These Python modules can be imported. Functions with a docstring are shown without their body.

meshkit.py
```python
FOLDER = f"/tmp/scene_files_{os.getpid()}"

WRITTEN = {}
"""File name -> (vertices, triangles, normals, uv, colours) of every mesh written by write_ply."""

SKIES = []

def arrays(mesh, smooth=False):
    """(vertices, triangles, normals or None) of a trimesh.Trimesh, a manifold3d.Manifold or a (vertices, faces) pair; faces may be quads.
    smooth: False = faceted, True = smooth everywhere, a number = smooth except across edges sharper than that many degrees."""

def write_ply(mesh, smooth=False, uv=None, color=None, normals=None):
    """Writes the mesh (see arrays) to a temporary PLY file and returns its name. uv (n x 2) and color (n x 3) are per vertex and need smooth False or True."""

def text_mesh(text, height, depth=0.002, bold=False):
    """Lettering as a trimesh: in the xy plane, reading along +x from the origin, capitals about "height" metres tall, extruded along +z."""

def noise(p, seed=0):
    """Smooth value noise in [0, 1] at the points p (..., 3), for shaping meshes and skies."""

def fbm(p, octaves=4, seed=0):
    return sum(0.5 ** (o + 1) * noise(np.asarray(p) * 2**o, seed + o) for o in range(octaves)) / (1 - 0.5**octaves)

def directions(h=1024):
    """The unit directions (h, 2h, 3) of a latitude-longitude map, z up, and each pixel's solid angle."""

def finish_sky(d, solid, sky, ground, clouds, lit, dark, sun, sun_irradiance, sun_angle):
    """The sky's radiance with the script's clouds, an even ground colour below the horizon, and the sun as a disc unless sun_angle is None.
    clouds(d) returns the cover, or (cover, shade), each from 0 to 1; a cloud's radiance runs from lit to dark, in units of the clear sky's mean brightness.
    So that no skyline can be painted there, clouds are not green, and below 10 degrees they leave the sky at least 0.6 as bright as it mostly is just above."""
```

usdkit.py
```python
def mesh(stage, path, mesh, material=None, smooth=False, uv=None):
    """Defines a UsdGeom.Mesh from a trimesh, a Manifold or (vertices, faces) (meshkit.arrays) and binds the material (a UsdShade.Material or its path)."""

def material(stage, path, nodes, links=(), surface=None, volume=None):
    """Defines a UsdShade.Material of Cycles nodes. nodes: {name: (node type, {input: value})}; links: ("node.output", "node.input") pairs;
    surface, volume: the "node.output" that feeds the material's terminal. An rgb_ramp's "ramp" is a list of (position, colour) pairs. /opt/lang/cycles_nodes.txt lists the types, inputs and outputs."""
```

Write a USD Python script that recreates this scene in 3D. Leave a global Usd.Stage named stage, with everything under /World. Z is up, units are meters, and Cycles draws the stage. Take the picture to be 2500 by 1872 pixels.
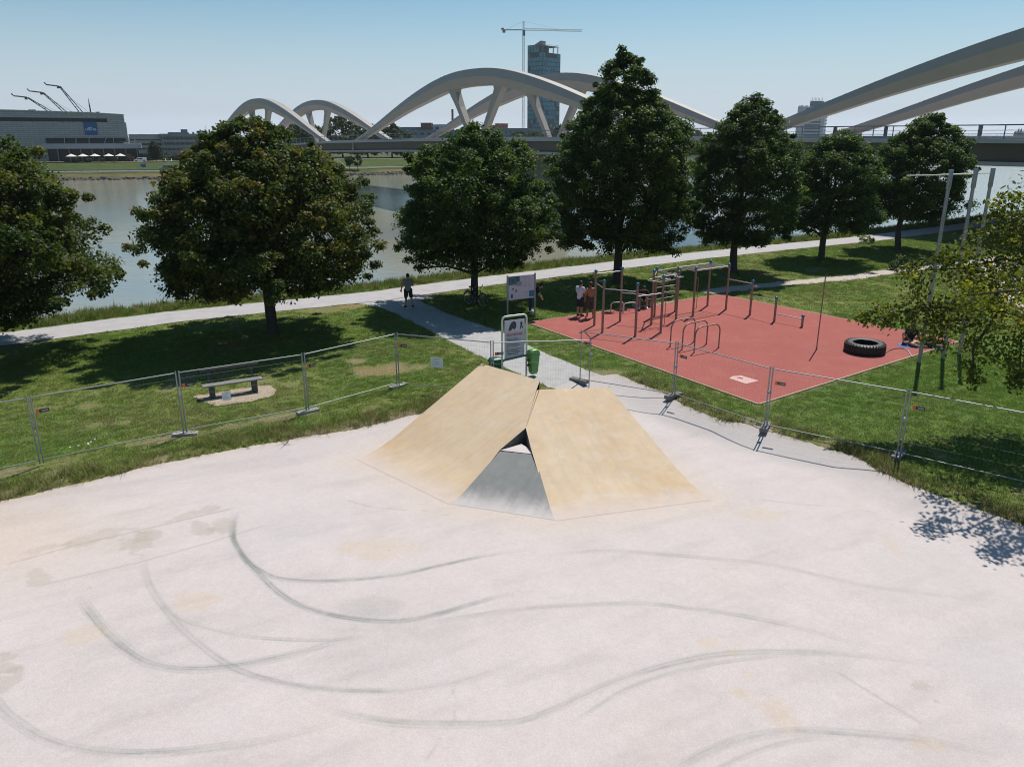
import math, numpy as np, trimesh, shapely, manifold3d, usdkit, meshkit
from shapely.geometry import Polygon, LineString
from scipy.spatial import Delaunay, cKDTree
from pxr import Usd, UsdGeom, UsdLux, UsdShade, Gf, Sdf, Vt

stage = Usd.Stage.CreateInMemory()
UsdGeom.SetStageUpAxis(stage, UsdGeom.Tokens.z)
UsdGeom.SetStageMetersPerUnit(stage, 1.0)
world = UsdGeom.Xform.Define(stage, '/World')
stage.SetDefaultPrim(world.GetPrim())
UsdGeom.Scope.Define(stage, '/World/Looks')

# ------------------------------------------------------------------ camera, sky, sun, exposure
CAM_H = 8.6
PITCH = 17.811
cam = UsdGeom.Camera.Define(stage, '/World/camera')
cam.AddTranslateOp().Set(Gf.Vec3d(0, 0, CAM_H))
cam.AddRotateXOp().Set(90 - PITCH)
cam.CreateHorizontalApertureAttr(36.0)
cam.CreateVerticalApertureAttr(36.0 * 766 / 1024)
cam.CreateFocalLengthAttr(36.0 * 1880 / 2500)
cam.CreateClippingRangeAttr(Gf.Vec2f(0.1, 20000))
cam.CreateExposureAttr(0.2)
SUN_AZ, SUN_EL = math.radians(28.5), math.radians(58.0)
SKY_STRENGTH, SUN_INTENSITY = 0.065, 1.14
HAZE_DENSITY = 0.00009
HAZE_COL = (7.9, 8.75, 10.0)
sky_look = usdkit.material(stage, '/World/Looks/sky_look', {
    's': ('sky_texture', {'sky_type': 'single_scattering', 'sun_disc': False, 'sun_elevation': SUN_EL, 'sun_rotation': SUN_AZ,
                          'air_density': 1.0, 'aerosol_density': 0.35, 'ozone_density': 2.0, 'altitude': 260.0}),
    # pale haze lying on the horizon all the way round
    'g': ('texture_coordinate', {}), 'z': ('separate_xyz', {}),
    'k': ('map_range', {'range_type': 'smoothstep', 'from_min': -0.02, 'from_max': 0.20, 'to_min': 1.0, 'to_max': 0.0, 'clamp': True}),
    'q': ('mix_color', {'blend_type': 'multiply', 'fac': 1.0, 'b': (0.80, 1.13, 1.16)}),
    'm': ('mix_color', {'blend_type': 'mix', 'b': HAZE_COL}),
    'b': ('background_shader', {'strength': SKY_STRENGTH})},
    [('g.generated', 'z.vector'), ('z.z', 'k.value'), ('k.result', 'm.fac'), ('s.color', 'q.a'), ('q.result', 'm.a'), ('m.result', 'b.color')], surface='b.background')
dome = UsdLux.DomeLight.Define(stage, '/World/sky')
UsdShade.MaterialBindingAPI.Apply(dome.GetPrim()).Bind(sky_look)
dome.GetPrim().SetCustomDataByKey('kind', 'structure')
sun = UsdLux.DistantLight.Define(stage, '/World/sun')
sun.CreateIntensityAttr(SUN_INTENSITY)
sun.CreateNormalizeAttr(True)
sun.CreateAngleAttr(0.53)
sun.CreateColorAttr(Gf.Vec3f(1.0, 0.95, 0.88))
sun.AddRotateZOp().Set(-math.degrees(SUN_AZ))
sun.AddRotateXOp().Set(-(90 - math.degrees(SUN_EL)))

# ------------------------------------------------------------------ helpers
used = {}
def numbered(parent, name):
    k = (parent, name)
    n = used.get(k, 0)
    used[k] = n + 1
    return name if n == 0 else f'{name}_{n:03d}'

def path_of(parent):
    return '/World' if parent is None else str(parent.GetPath())

def tag(p, label=None, cat=None, group=None, kind=None):
    for k, v in (('label', label), ('category', cat), ('group', group), ('kind', kind)):
        if v:
            p.SetCustomDataByKey(k, v)
    return p

class MB:
    """collects simple shapes into one mesh"""
    def __init__(self):
        self.v, self.f, self.n = [], [], 0
    def add(self, v, f):
        v = np.asarray(v, float)
        self.v.append(v)
        self.f.append(np.asarray(f, int) + self.n)
        self.n += len(v)
        return self
    def tm(self, m):
        return self.add(m.vertices, m.faces)
    def box(self, x0, x1, y0, y1, z0, z1):
        v = [(x, y, z) for z in (z0, z1) for y in (y0, y1) for x in (x0, x1)]
        f = [(0, 2, 1), (1, 2, 3), (4, 5, 6), (5, 7, 6), (0, 1, 4), (1, 5, 4), (2, 6, 3), (3, 6, 7), (0, 4, 2), (2, 4, 6), (1, 3, 5), (3, 7, 5)]
        return self.add(v, f)
    def hexa(self, bottom, top):
        """bottom, top: four points each, same order counter-clockwise seen from above"""
        v = list(bottom) + list(top)
        f = [(0, 2, 1), (0, 3, 2), (4, 5, 6), (4, 6, 7)]
        for i in range(4):
            j = (i + 1) % 4
            f += [(i, j, 4 + j), (i, 4 + j, 4 + i)]
        return self.add(v, f)
    def tube(self, pts, r, n=8, cap=True):
        pts = np.asarray(pts, float)
        k = len(pts)
        r = np.broadcast_to(np.asarray(r, float), (k,))
        t = np.gradient(pts, axis=0) if k > 2 else np.repeat((pts[1] - pts[0])[None], k, 0)
        t = t / np.maximum(np.linalg.norm(t, axis=1, keepdims=True), 1e-12)
        up = np.array([0, 0, 1.0]) if abs(t[0][2]) < 0.9 else np.array([1.0, 0, 0])
        a = np.linspace(0, 2 * np.pi, n, endpoint=False)
        rings = []
        u = np.cross(t[0], up); u /= np.linalg.norm(u)
        for i in range(k):
            u = u - t[i] * (u @ t[i]); u /= np.linalg.norm(u)
            w = np.cross(t[i], u)
            rings.append(pts[i] + r[i] * (np.cos(a)[:, None] * u + np.sin(a)[:, None] * w))
        v = np.vstack(rings)
        f = []
        for i in range(k - 1):
            for j in range(n):
                a0, b0 = i * n + j, i * n + (j + 1) % n
                f += [(a0, b0, b0 + n), (a0, b0 + n, a0 + n)]
        if cap:
            for j in range(1, n - 1):
                f += [(0, j + 1, j), ((k - 1) * n, (k - 1) * n + j, (k - 1) * n + j + 1)]
        return self.add(v, f)
    def bar(self, a, b, w, h):
        """rectangular bar from a to b, w wide (level), h high"""
        a, b = np.asarray(a, float), np.asarray(b, float)
        t = b - a; t /= np.linalg.norm(t)
        s = np.cross(t, [0, 0, 1.0]); ln = np.linalg.norm(s)
        s = s / ln if ln > 1e-6 else np.array([1.0, 0, 0])
        u = np.cross(s, t)
        q = [(-w / 2, -h / 2), (w / 2, -h / 2), (w / 2, h / 2), (-w / 2, h / 2)]
        return self.hexa([a + s * i + u * j for i, j in q], [b + s * i + u * j for i, j in q])
    def sphere(self, c, r, sub=2, scale=(1, 1, 1)):
        m = trimesh.creation.icosphere(sub, 1.0)
        return self.add(m.vertices * np.asarray(scale) * r + np.asarray(c), m.faces)
    def lathe(self, prof, c=(0, 0, 0), n=20, axis=2):
        prof = np.asarray(prof, float)
        a = np.linspace(0, 2 * np.pi, n, endpoint=False)
        v = np.vstack([np.stack([r * np.cos(a), r * np.sin(a), np.full(n, z)], 1) for r, z in prof])
        if axis == 0:
            v = v[:, [2, 0, 1]]
        elif axis == 1:
            v = v[:, [1, 2, 0]]
        f = []
        for i in range(len(prof) - 1):
            for j in range(n):
                a0, b0 = i * n + j, i * n + (j + 1) % n
                f += [(a0, b0, b0 + n), (a0, b0 + n, a0 + n)]
        return self.add(v + np.asarray(c), f)
    def mesh(self):
        return np.vstack(self.v), np.vstack(self.f)

def obj(name, geom, mat, parent=None, smooth=False, label=None, cat=None, group=None, kind=None, tint=None):
    if isinstance(geom, MB):
        geom = geom.mesh()
    if isinstance(geom, tuple):
        gv, gf = np.asarray(geom[0], float), np.asarray(geom[1], int)
        ids, inv = np.unique(gf, return_inverse=True)
        if len(ids) < len(gv):
            geom = (gv[ids], inv.reshape(gf.shape))
            tint = None if tint is None else np.asarray(tint)[ids]
    pp = path_of(parent)
    m = usdkit.mesh(stage, f'{pp}/{numbered(pp, name)}', geom, L(mat), smooth=smooth)
    if tint is not None:
        UsdGeom.PrimvarsAPI(m).CreatePrimvar('tint', Sdf.ValueTypeNames.Float3Array, 'vertex').Set(Vt.Vec3fArray.FromNumpy(np.asarray(tint, np.float32)))
    return tag(m.GetPrim(), label, cat, group, kind)

def thing(name, label, cat, loc=(0, 0, 0), rotz=0.0, group=None):
    x = UsdGeom.Xform.Define(stage, f'/World/{numbered("/World", name)}')
    x.AddTranslateOp().Set(Gf.Vec3d(*map(float, loc)))
    x.AddRotateZOp().Set(float(rotz))
    return tag(x.GetPrim(), label, cat, group)

def dup(root, label, loc, rotz=0.0, group=None, scale=None):
    """a copy of a thing with its parts under the next number"""
    p = UsdGeom.Xform.Define(stage, f'/World/{numbered("/World", root.GetName())}').GetPrim()
    p.GetReferences().AddInternalReference(root.GetPath())
    p.SetInstanceable(True)
    T = Sdf.ValueTypeNames
    p.CreateAttribute('xformOp:translate', T.Double3).Set(Gf.Vec3d(*map(float, loc)))
    p.CreateAttribute('xformOp:rotateZ', T.Float).Set(float(rotz))
    order = ['xformOp:translate', 'xformOp:rotateZ']
    if scale:
        p.CreateAttribute('xformOp:scale', T.Float3).Set(Gf.Vec3f(*scale))
        order.append('xformOp:scale')
    p.CreateAttribute('xformOpOrder', T.TokenArray, False, Sdf.VariabilityUniform).Set(order)
    return tag(p, label, root.GetCustomDataByKey('category'), group or root.GetCustomDataByKey('group'))

# ------------------------------------------------------------------ materials
looks = {}
def L(name):
    return looks[name]

def plain(name, col, rough=0.6, metal=0.0, var=0.12, scale=6.0, bump=0.0, bscale=40.0, spec=0.5, detail=4.0, coord='object'):
    a = tuple(c * (1 - var) for c in col); b = tuple(min(1, c * (1 + var)) for c in col)
    nodes = {'g': ('texture_coordinate', {}) if coord == 'object' else ('geometry', {}),
             'n': ('noise_texture', {'scale': scale, 'detail': detail, 'roughness': 0.6}),
             'r': ('rgb_ramp', {'ramp': [(0.3, a), (0.7, b)]}),
             'p': ('principled_bsdf', {'roughness': rough, 'metallic': metal, 'specular_ior_level': spec})}
    src = 'g.object' if coord == 'object' else 'g.position'
    links = [(src, 'n.vector'), ('n.fac', 'r.fac'), ('r.color', 'p.base_color')]
    if bump:
        nodes['bn'] = ('noise_texture', {'scale': bscale, 'detail': 3.0})
        nodes['b'] = ('bump', {'strength': bump, 'distance': 0.02})
        links += [(src, 'bn.vector'), ('bn.fac', 'b.height'), ('b.normal', 'p.normal')]
    looks[name] = usdkit.material(stage, f'/World/Looks/{name}', nodes, links, surface='p.BSDF')

def tinted(name, rough=0.9, nscale=9.0, nvar=0.12, bump=0.3, bscale=60.0, bdist=0.02, spec=0.3, fine=0.0, fscale=300.0):
    """colour comes from the mesh's own tint, broken up with noise"""
    nodes = {'a': ('attribute', {'attribute': 'tint'}), 'g': ('geometry', {}),
             'n': ('noise_texture', {'scale': nscale, 'detail': 6.0, 'roughness': 0.65}),
             'r': ('rgb_ramp', {'ramp': [(0.25, (1 - nvar,) * 3), (0.75, (1 + nvar,) * 3)]}),
             'm': ('mix_color', {'blend_type': 'multiply', 'fac': 1.0}),
             'bn': ('noise_texture', {'scale': bscale, 'detail': 4.0}),
             'b': ('bump', {'strength': bump, 'distance': bdist}),
             'p': ('principled_bsdf', {'roughness': rough, 'specular_ior_level': spec})}
    links = [('g.position', 'n.vector'), ('n.fac', 'r.fac'), ('a.color', 'm.a'), ('r.color', 'm.b'),
             ('g.position', 'bn.vector'), ('bn.fac', 'b.height'), ('b.normal', 'p.normal')]
    out = 'm.result'
    if fine:
        nodes['fn'] = ('noise_texture', {'scale': fscale, 'detail': 2.0})
        nodes['fr'] = ('rgb_ramp', {'ramp': [(0.3, (1 - fine,) * 3), (0.7, (1 + fine,) * 3)]})
        nodes['fm'] = ('mix_color', {'blend_type': 'multiply', 'fac': 1.0})
        links += [('g.position', 'fn.vector'), ('fn.fac', 'fr.fac'), (out, 'fm.a'), ('fr.color', 'fm.b')]
        out = 'fm.result'
    links.append((out, 'p.base_color'))
    looks[name] = usdkit.material(stage, f'/World/Looks/{name}', nodes, links, surface='p.BSDF')

def leafy(name, trans=0.35, gain=(1.7, 2.0, 0.6), rough=0.5, spec=0.18):
    looks[name] = usdkit.material(stage, f'/World/Looks/{name}', {
        'a': ('attribute', {'attribute': 'tint'}),
        'g': ('mix_color', {'blend_type': 'multiply', 'fac': 1.0, 'b': gain}),
        'p': ('principled_bsdf', {'roughness': rough, 'specular_ior_level': spec}),
        't': ('translucent_bsdf', {}), 'x': ('mix_closure', {'fac': trans})},
        [('a.color', 'p.base_color'), ('a.color', 'g.a'), ('g.result', 't.color'), ('p.BSDF', 'x.closure1'), ('t.BSDF', 'x.closure2')], surface='x.closure')

tinted('concrete_look', rough=0.85, nscale=9, nvar=0.05, bump=0.2, bscale=70, bdist=0.012, fine=0.07, fscale=42)
tinted('pad_look', rough=0.92, nscale=5, nvar=0.06, bump=0.4, bscale=60, bdist=0.012, spec=0.2, fine=0.14, fscale=26)
tinted('ramp_look', rough=0.75, nscale=3.0, nvar=0.07, bump=0.10, bscale=80, bdist=0.01, fine=0.05, fscale=45)
tinted('lawn_look', rough=0.95, nscale=6.0, nvar=0.30, bump=0.8, bscale=35, bdist=0.06, spec=0.1, fine=0.35, fscale=28)
tinted('bank_look', rough=0.95, nscale=0.35, nvar=0.22, bump=0.5, bscale=2.0, bdist=0.3, spec=0.1, fine=0.2, fscale=2.2)
leafy('leaf_look')
leafy('oak_leaf_look', trans=0.45, gain=(2.0, 1.8, 0.5))
leafy('far_leaf_look', trans=0.3)
plain('concrete_pale_look', (0.50, 0.445, 0.43), 0.85, var=0.06, scale=3)
plain('asphalt_look', (0.37, 0.352, 0.355), 0.9, var=0.10, scale=1.2, bump=0.2, bscale=120, coord='world', detail=8)
plain('asphalt_grey_look', (0.35, 0.345, 0.34), 0.9, var=0.13, scale=2.5, bump=0.3, bscale=120, coord='world', detail=8)
plain('gravel_look', (0.42, 0.37, 0.33), 0.95, var=0.2, scale=5, bump=0.5, bscale=60, coord='world', detail=8)
plain('sand_look', (0.34, 0.275, 0.205), 0.95, var=0.25, scale=6, bump=0.6, bscale=50, coord='world', detail=8)
plain('rubber_look', (0.33, 0.105, 0.095), 0.92, var=0.10, scale=2.2, bump=0.4, bscale=90, coord='world', detail=9, spec=0.2)
plain('edging_look', (0.42, 0.34, 0.26), 0.9)
plain('bark_look', (0.05, 0.042, 0.035), 0.95, var=0.35, scale=10, bump=0.8, bscale=18)
plain('galvanised_look', (0.30, 0.31, 0.32), 0.5, metal=0.55, var=0.12)
plain('wire_look', (0.20, 0.21, 0.21), 0.6, metal=0.3)
plain('steel_look', (0.26, 0.185, 0.155), 0.45, metal=0.55, var=0.12)
plain('steel_bar_look', (0.50, 0.50, 0.50), 0.36, metal=0.8, var=0.05)
plain('blue_cap_look', (0.02, 0.16, 0.30), 0.25, var=0.05)
plain('white_frame_look', (0.66, 0.64, 0.58), 0.45, var=0.06)
plain('grey_block_look', (0.16, 0.16, 0.16), 0.9, var=0.2, bump=0.3)
plain('pale_block_look', (0.34, 0.32, 0.29), 0.9, var=0.2, bump=0.3)
plain('dark_hole_look', (0.012, 0.012, 0.012), 0.9)
plain('paper_look', (0.74, 0.74, 0.76), 0.7, var=0.02)
plain('ink_look', (0.05, 0.05, 0.06), 0.7)
plain('pale_ink_look', (0.30, 0.31, 0.33), 0.7)
plain('red_ink_look', (0.42, 0.03, 0.04), 0.6)
plain('orange_plate_look', (0.62, 0.12, 0.03), 0.5)
plain('black_plate_look', (0.02, 0.025, 0.03), 0.5)
plain('teal_ink_look', (0.02, 0.12, 0.14), 0.5)
plain('blue_ink_look', (0.03, 0.17, 0.29), 0.5)
plain('board_look', (0.52, 0.51, 0.58), 0.5, var=0.03)
plain('sign_panel_look', (0.40, 0.43, 0.47), 0.45, var=0.05)
plain('old_wood_look', (0.20, 0.195, 0.185), 0.85, var=0.3, scale=9, bump=0.4, bscale=25)
plain('dark_concrete_look', (0.13, 0.12, 0.11), 0.9, var=0.2, bump=0.3)
plain('green_plastic_look', (0.10, 0.28, 0.06), 0.4, var=0.08)
plain('dark_green_plastic_look', (0.01, 0.09, 0.05), 0.4, var=0.08)
plain('tyre_look', (0.018, 0.018, 0.019), 0.55, var=0.2, bump=0.3)
plain('black_look', (0.015, 0.015, 0.016), 0.5)
plain('chrome_look', (0.6, 0.6, 0.62), 0.25, metal=1.0)
plain('rope_look', (0.10, 0.09, 0.09), 0.9)
plain('pale_rope_look', (0.40, 0.40, 0.42), 0.9)
plain('blue_mat_look', (0.03, 0.16, 0.42), 0.8)
plain('skin_look', (0.42, 0.22, 0.15), 0.5, var=0.06)
plain('tanned_skin_look', (0.33, 0.14, 0.07), 0.45, var=0.06)
plain('hair_look', (0.018, 0.012, 0.009), 0.6)
plain('brown_hair_look', (0.06, 0.03, 0.018), 0.6)
plain('grey_shirt_look', (0.22, 0.23, 0.21), 0.9)
plain('white_shirt_look', (0.62, 0.64, 0.72), 0.9)
plain('dark_cloth_look', (0.018, 0.02, 0.026), 0.9)
plain('olive_cloth_look', (0.05, 0.045, 0.03), 0.9)
plain('navy_cloth_look', (0.02, 0.035, 0.10), 0.9)
plain('white_cloth_look', (0.7, 0.7, 0.7), 0.8)
plain('bridge_look', (0.305, 0.28, 0.245), 0.55, var=0.05, scale=0.4, coord='world')
plain('girder_look', (0.105, 0.10, 0.09), 0.7, var=0.08, scale=0.4, coord='world')
plain('flange_look', (0.35, 0.35, 0.34), 0.7, var=0.08, scale=0.4, coord='world')
plain('railing_look', (0.22, 0.23, 0.24), 0.5, metal=0.4)
plain('pier_look', (0.24, 0.23, 0.22), 0.9, var=0.1, scale=0.6, coord='world')
plain('dark_stone_look', (0.10, 0.095, 0.085), 0.95, var=0.4, scale=1.5, coord='world')
plain('roof_metal_look', (0.36, 0.40, 0.42), 0.5, metal=0.3)
plain('mast_look', (0.06, 0.09, 0.09), 0.5)
plain('ledge_look', (0.33, 0.34, 0.36), 0.8)
plain('dark_glass_look', (0.012, 0.018, 0.022), 0.25, spec=0.25)
plain('dark_wood_look', (0.075, 0.07, 0.065), 0.9, var=0.3, scale=9)
plain('road_look', (0.17, 0.17, 0.17), 0.9, scale=0.5, coord='world')
plain('window_look', (0.03, 0.045, 0.05), 0.12, spec=0.6)
plain('banner_look', (0.008, 0.09, 0.22), 0.6)
plain('parasol_look', (0.74, 0.66, 0.62), 0.8)
plain('office_look', (0.16, 0.20, 0.20), 0.6)
plain('office_pale_look', (0.34, 0.36, 0.36), 0.7)
plain('tower_frame_look', (0.004, 0.03, 0.042), 0.5, spec=0.2)
plain('tower_pane_look', (0.035, 0.20, 0.25), 0.35, var=0.3, scale=0.15, spec=0.15, coord='world')
plain('tower_dark_pane_look', (0.02, 0.045, 0.05), 0.3, var=0.4, scale=0.2, spec=0.2, coord='world')
plain('raw_concrete_look', (0.19, 0.19, 0.18), 0.9, scale=0.5)
plain('crane_look', (0.30, 0.32, 0.30), 0.5)
plain('crane_red_look', (0.40, 0.06, 0.06), 0.5)
plain('hotel_look', (0.46, 0.49, 0.51), 0.8, scale=0.3)
plain('brick_wall_look', (0.16, 0.055, 0.045), 0.9)
plain('yellow_wall_look', (0.38, 0.26, 0.10), 0.8)
plain('red_wall_look', (0.42, 0.10, 0.07), 0.8)
plain('blue_roof_look', (0.13, 0.19, 0.22), 0.6)
plain('church_look', (0.10, 0.13, 0.15), 0.8)
plain('silver_paint_look', (0.26, 0.28, 0.31), 0.3, metal=0.5)
plain('white_paint_look', (0.7, 0.7, 0.7), 0.35)
plain('sign_blue_look', (0.01, 0.14, 0.34), 0.4)
plain('white_mark_look', (0.55, 0.36, 0.34), 0.9, var=0.1)
# arena cladding: narrow horizontal metal panels, far away
looks['cladding_look'] = usdkit.material(stage, '/World/Looks/cladding_look', {
    'g': ('texture_coordinate', {}), 's': ('separate_xyz', {}), 'c': ('combine_xyz', {}),
    'k': ('brick_texture', {'color1': (0.27, 0.285, 0.28), 'color2': (0.32, 0.33, 0.32), 'mortar': (0.13, 0.14, 0.14), 'scale': 1.0, 'mortar_size': 0.05, 'brick_width': 3.0, 'row_height': 0.6}),
    'p': ('principled_bsdf', {'roughness': 0.5, 'metallic': 0.2})},
    [('g.object', 's.vector'), ('s.x', 'c.x'), ('s.z', 'c.y'), ('c.vector', 'k.vector'), ('k.color', 'p.base_color')], surface='p.BSDF')
# river water: murky, rippled
looks['water_look'] = usdkit.material(stage, '/World/Looks/water_look', {
    'g': ('geometry', {}), 'm': ('mapping', {'scale': (0.55, 1.0, 1.0), 'rotation': (0, 0, -0.62)}),
    'n1': ('noise_texture', {'scale': 1.1, 'detail': 5.0, 'roughness': 0.6, 'distortion': 0.4}),
    'n2': ('noise_texture', {'scale': 0.05, 'detail': 5.0}),
    'r': ('rgb_ramp', {'ramp': [(0.38, (0.26, 0.255, 0.195)), (0.62, (0.205, 0.235, 0.225))]}),
    'b': ('bump', {'strength': 0.42, 'distance': 0.10}),
    'p': ('principled_bsdf', {'roughness': 0.09, 'ior': 1.33})},
    [('g.position', 'm.vector'), ('m.vector', 'n1.vector'), ('m.vector', 'n2.vector'), ('n2.fac', 'r.fac'), ('r.color', 'p.base_color'),
     ('n1.fac', 'b.height'), ('b.normal', 'p.normal')], surface='p.BSDF')
# grass blades: colour varies from tuft to tuft
def blade_look(name, stops):
    looks[name] = usdkit.material(stage, f'/World/Looks/{name}', {
        'o': ('object_info', {}), 'r': ('rgb_ramp', {'ramp': stops}),
        'p': ('principled_bsdf', {'roughness': 0.6, 'specular_ior_level': 0.2}), 't': ('translucent_bsdf', {}), 'x': ('mix_closure', {'fac': 0.35})},
        [('o.random', 'r.fac'), ('r.color', 'p.base_color'), ('r.color', 't.color'), ('p.BSDF', 'x.closure1'), ('t.BSDF', 'x.closure2')], surface='x.closure')
blade_look('blade_look', [(0.0, (0.11, 0.215, 0.030)), (0.5, (0.155, 0.27, 0.038)), (0.85, (0.205, 0.285, 0.052)), (1.0, (0.28, 0.25, 0.10))])
blade_look('olive_blade_look', [(0.0, (0.135, 0.195, 0.035)), (0.6, (0.19, 0.245, 0.05)), (1.0, (0.26, 0.25, 0.08))])
blade_look('dry_blade_look', [(0.0, (0.19, 0.18, 0.06)), (0.6, (0.28, 0.235, 0.10)), (1.0, (0.36, 0.29, 0.15))])
blade_look('long_blade_look', [(0.0, (0.10, 0.16, 0.03)), (0.5, (0.15, 0.20, 0.04)), (0.8, (0.20, 0.20, 0.06)), (1.0, (0.32, 0.26, 0.13))])

# ------------------------------------------------------------------ the lie of the land
SLAB_Z = -0.28
slab_poly = Polygon([(-30, 5.5), (-20, 12.2), (-12.76, 17.33), (-11.07, 18.53), (-9.73, 19.66), (-8.14, 20.64), (-6.48, 21.48), (-4.96, 22.24), (-3.42, 23.4), (-1.5, 24.6),
                     (0.5, 25.6), (1.5, 26.2), (2.4, 27.6), (4.0, 28.1), (5.32, 25.91), (6.04, 23.98), (6.71, 23.03), (7.73, 22.5), (8.33, 21.72), (9.31, 20.64),
                     (9.76, 20.14), (9.96, 19.13), (10.32, 18.32), (11.02, 17.38), (11.94, 16.07), (14, 13), (18, 6), (18, -15), (-30, -15)])
path_line = LineString([(-700, -430), (-300, -150), (-60, 9.5), (-40, 22), (-29, 29), (-21.8, 33.8), (-17, 37.6), (-7.6, 42.9), (-1.66, 47.5), (5.5, 52.5), (13.3, 57.8), (22, 63), (31, 68.2), (43, 76.5), (56, 86), (95, 112), (140, 140), (700, 490)])
crest = path_line.offset_curve(3.1)
land = Polygon(list(crest.coords) + [(900, -300), (-900, -600)])
pad_c = [(0.76, 36.37), (8.3, 24.48), (19.6, 32.75), (11.87, 43.2)]
pad_poly = Polygon(pad_c)
conn_poly = Polygon([(-9.2, 41.2), (-7.9, 40.7), (-6.7, 39.5), (-5.75, 38.1), (-3.77, 34.7), (-1.46, 30.73), (-0.4, 29.0), (1.3, 26.35), (2.2, 26.2), (3.4, 26.7), (4.06, 27.3),
                     (2.93, 28.41), (1.06, 31.45), (-0.56, 34.7), (-3.4, 38.6), (-5.0, 41.5), (-4.2, 43.0), (-7.5, 42.6)])
sand_poly = Polygon([(-11.0, 25.3), (-10.5, 24.7), (-9.9, 24.3), (-8.9, 24.75), (-8.25, 25.3), (-8.3, 25.95), (-8.8, 26.6), (-9.3, 26.4), (-10.2, 25.8)])
trail_line = LineString([(11.6, 44.2), (14.2, 45.6), (17.5, 47.1), (22.1, 49.1), (26.1, 51.7), (30.6, 53.9), (35.4, 56.5), (46, 62), (60, 70)])
trail_poly = trail_line.buffer(0.62)
trail2_poly = LineString([(36, 56.5), (33, 52), (30.5, 46.5), (28.2, 41.5), (26.5, 36), (26, 28)]).buffer(1.2)
path_poly = path_line.buffer(1.35, cap_style='flat')
shapely.prepare(slab_poly); shapely.prepare(land)

def smooth(t):
    t = np.clip(t, 0, 1)
    return t * t * (3 - 2 * t)

def sdist(poly, x, y):
    p = shapely.points(x, y)
    d = shapely.distance(p, poly.boundary)
    return np.where(shapely.contains_xy(poly, x, y), d, -d)

WATER_Z = -4.0
def hgt(x, y):
    x, y = np.asarray(x, float), np.asarray(y, float)
    z = SLAB_Z * smooth((sdist(slab_poly, x, y) + 0.5) / 2.0)
    db = np.maximum(-sdist(land, x, y), 0)
    return z - np.minimum(np.where(db < 1.5, 0.2 * db ** 2, 0.45 + 0.6 * (db - 1.5)), 7.0)

def H1(x, y):
    return float(hgt(np.array([x]), np.array([y]))[0])

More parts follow.
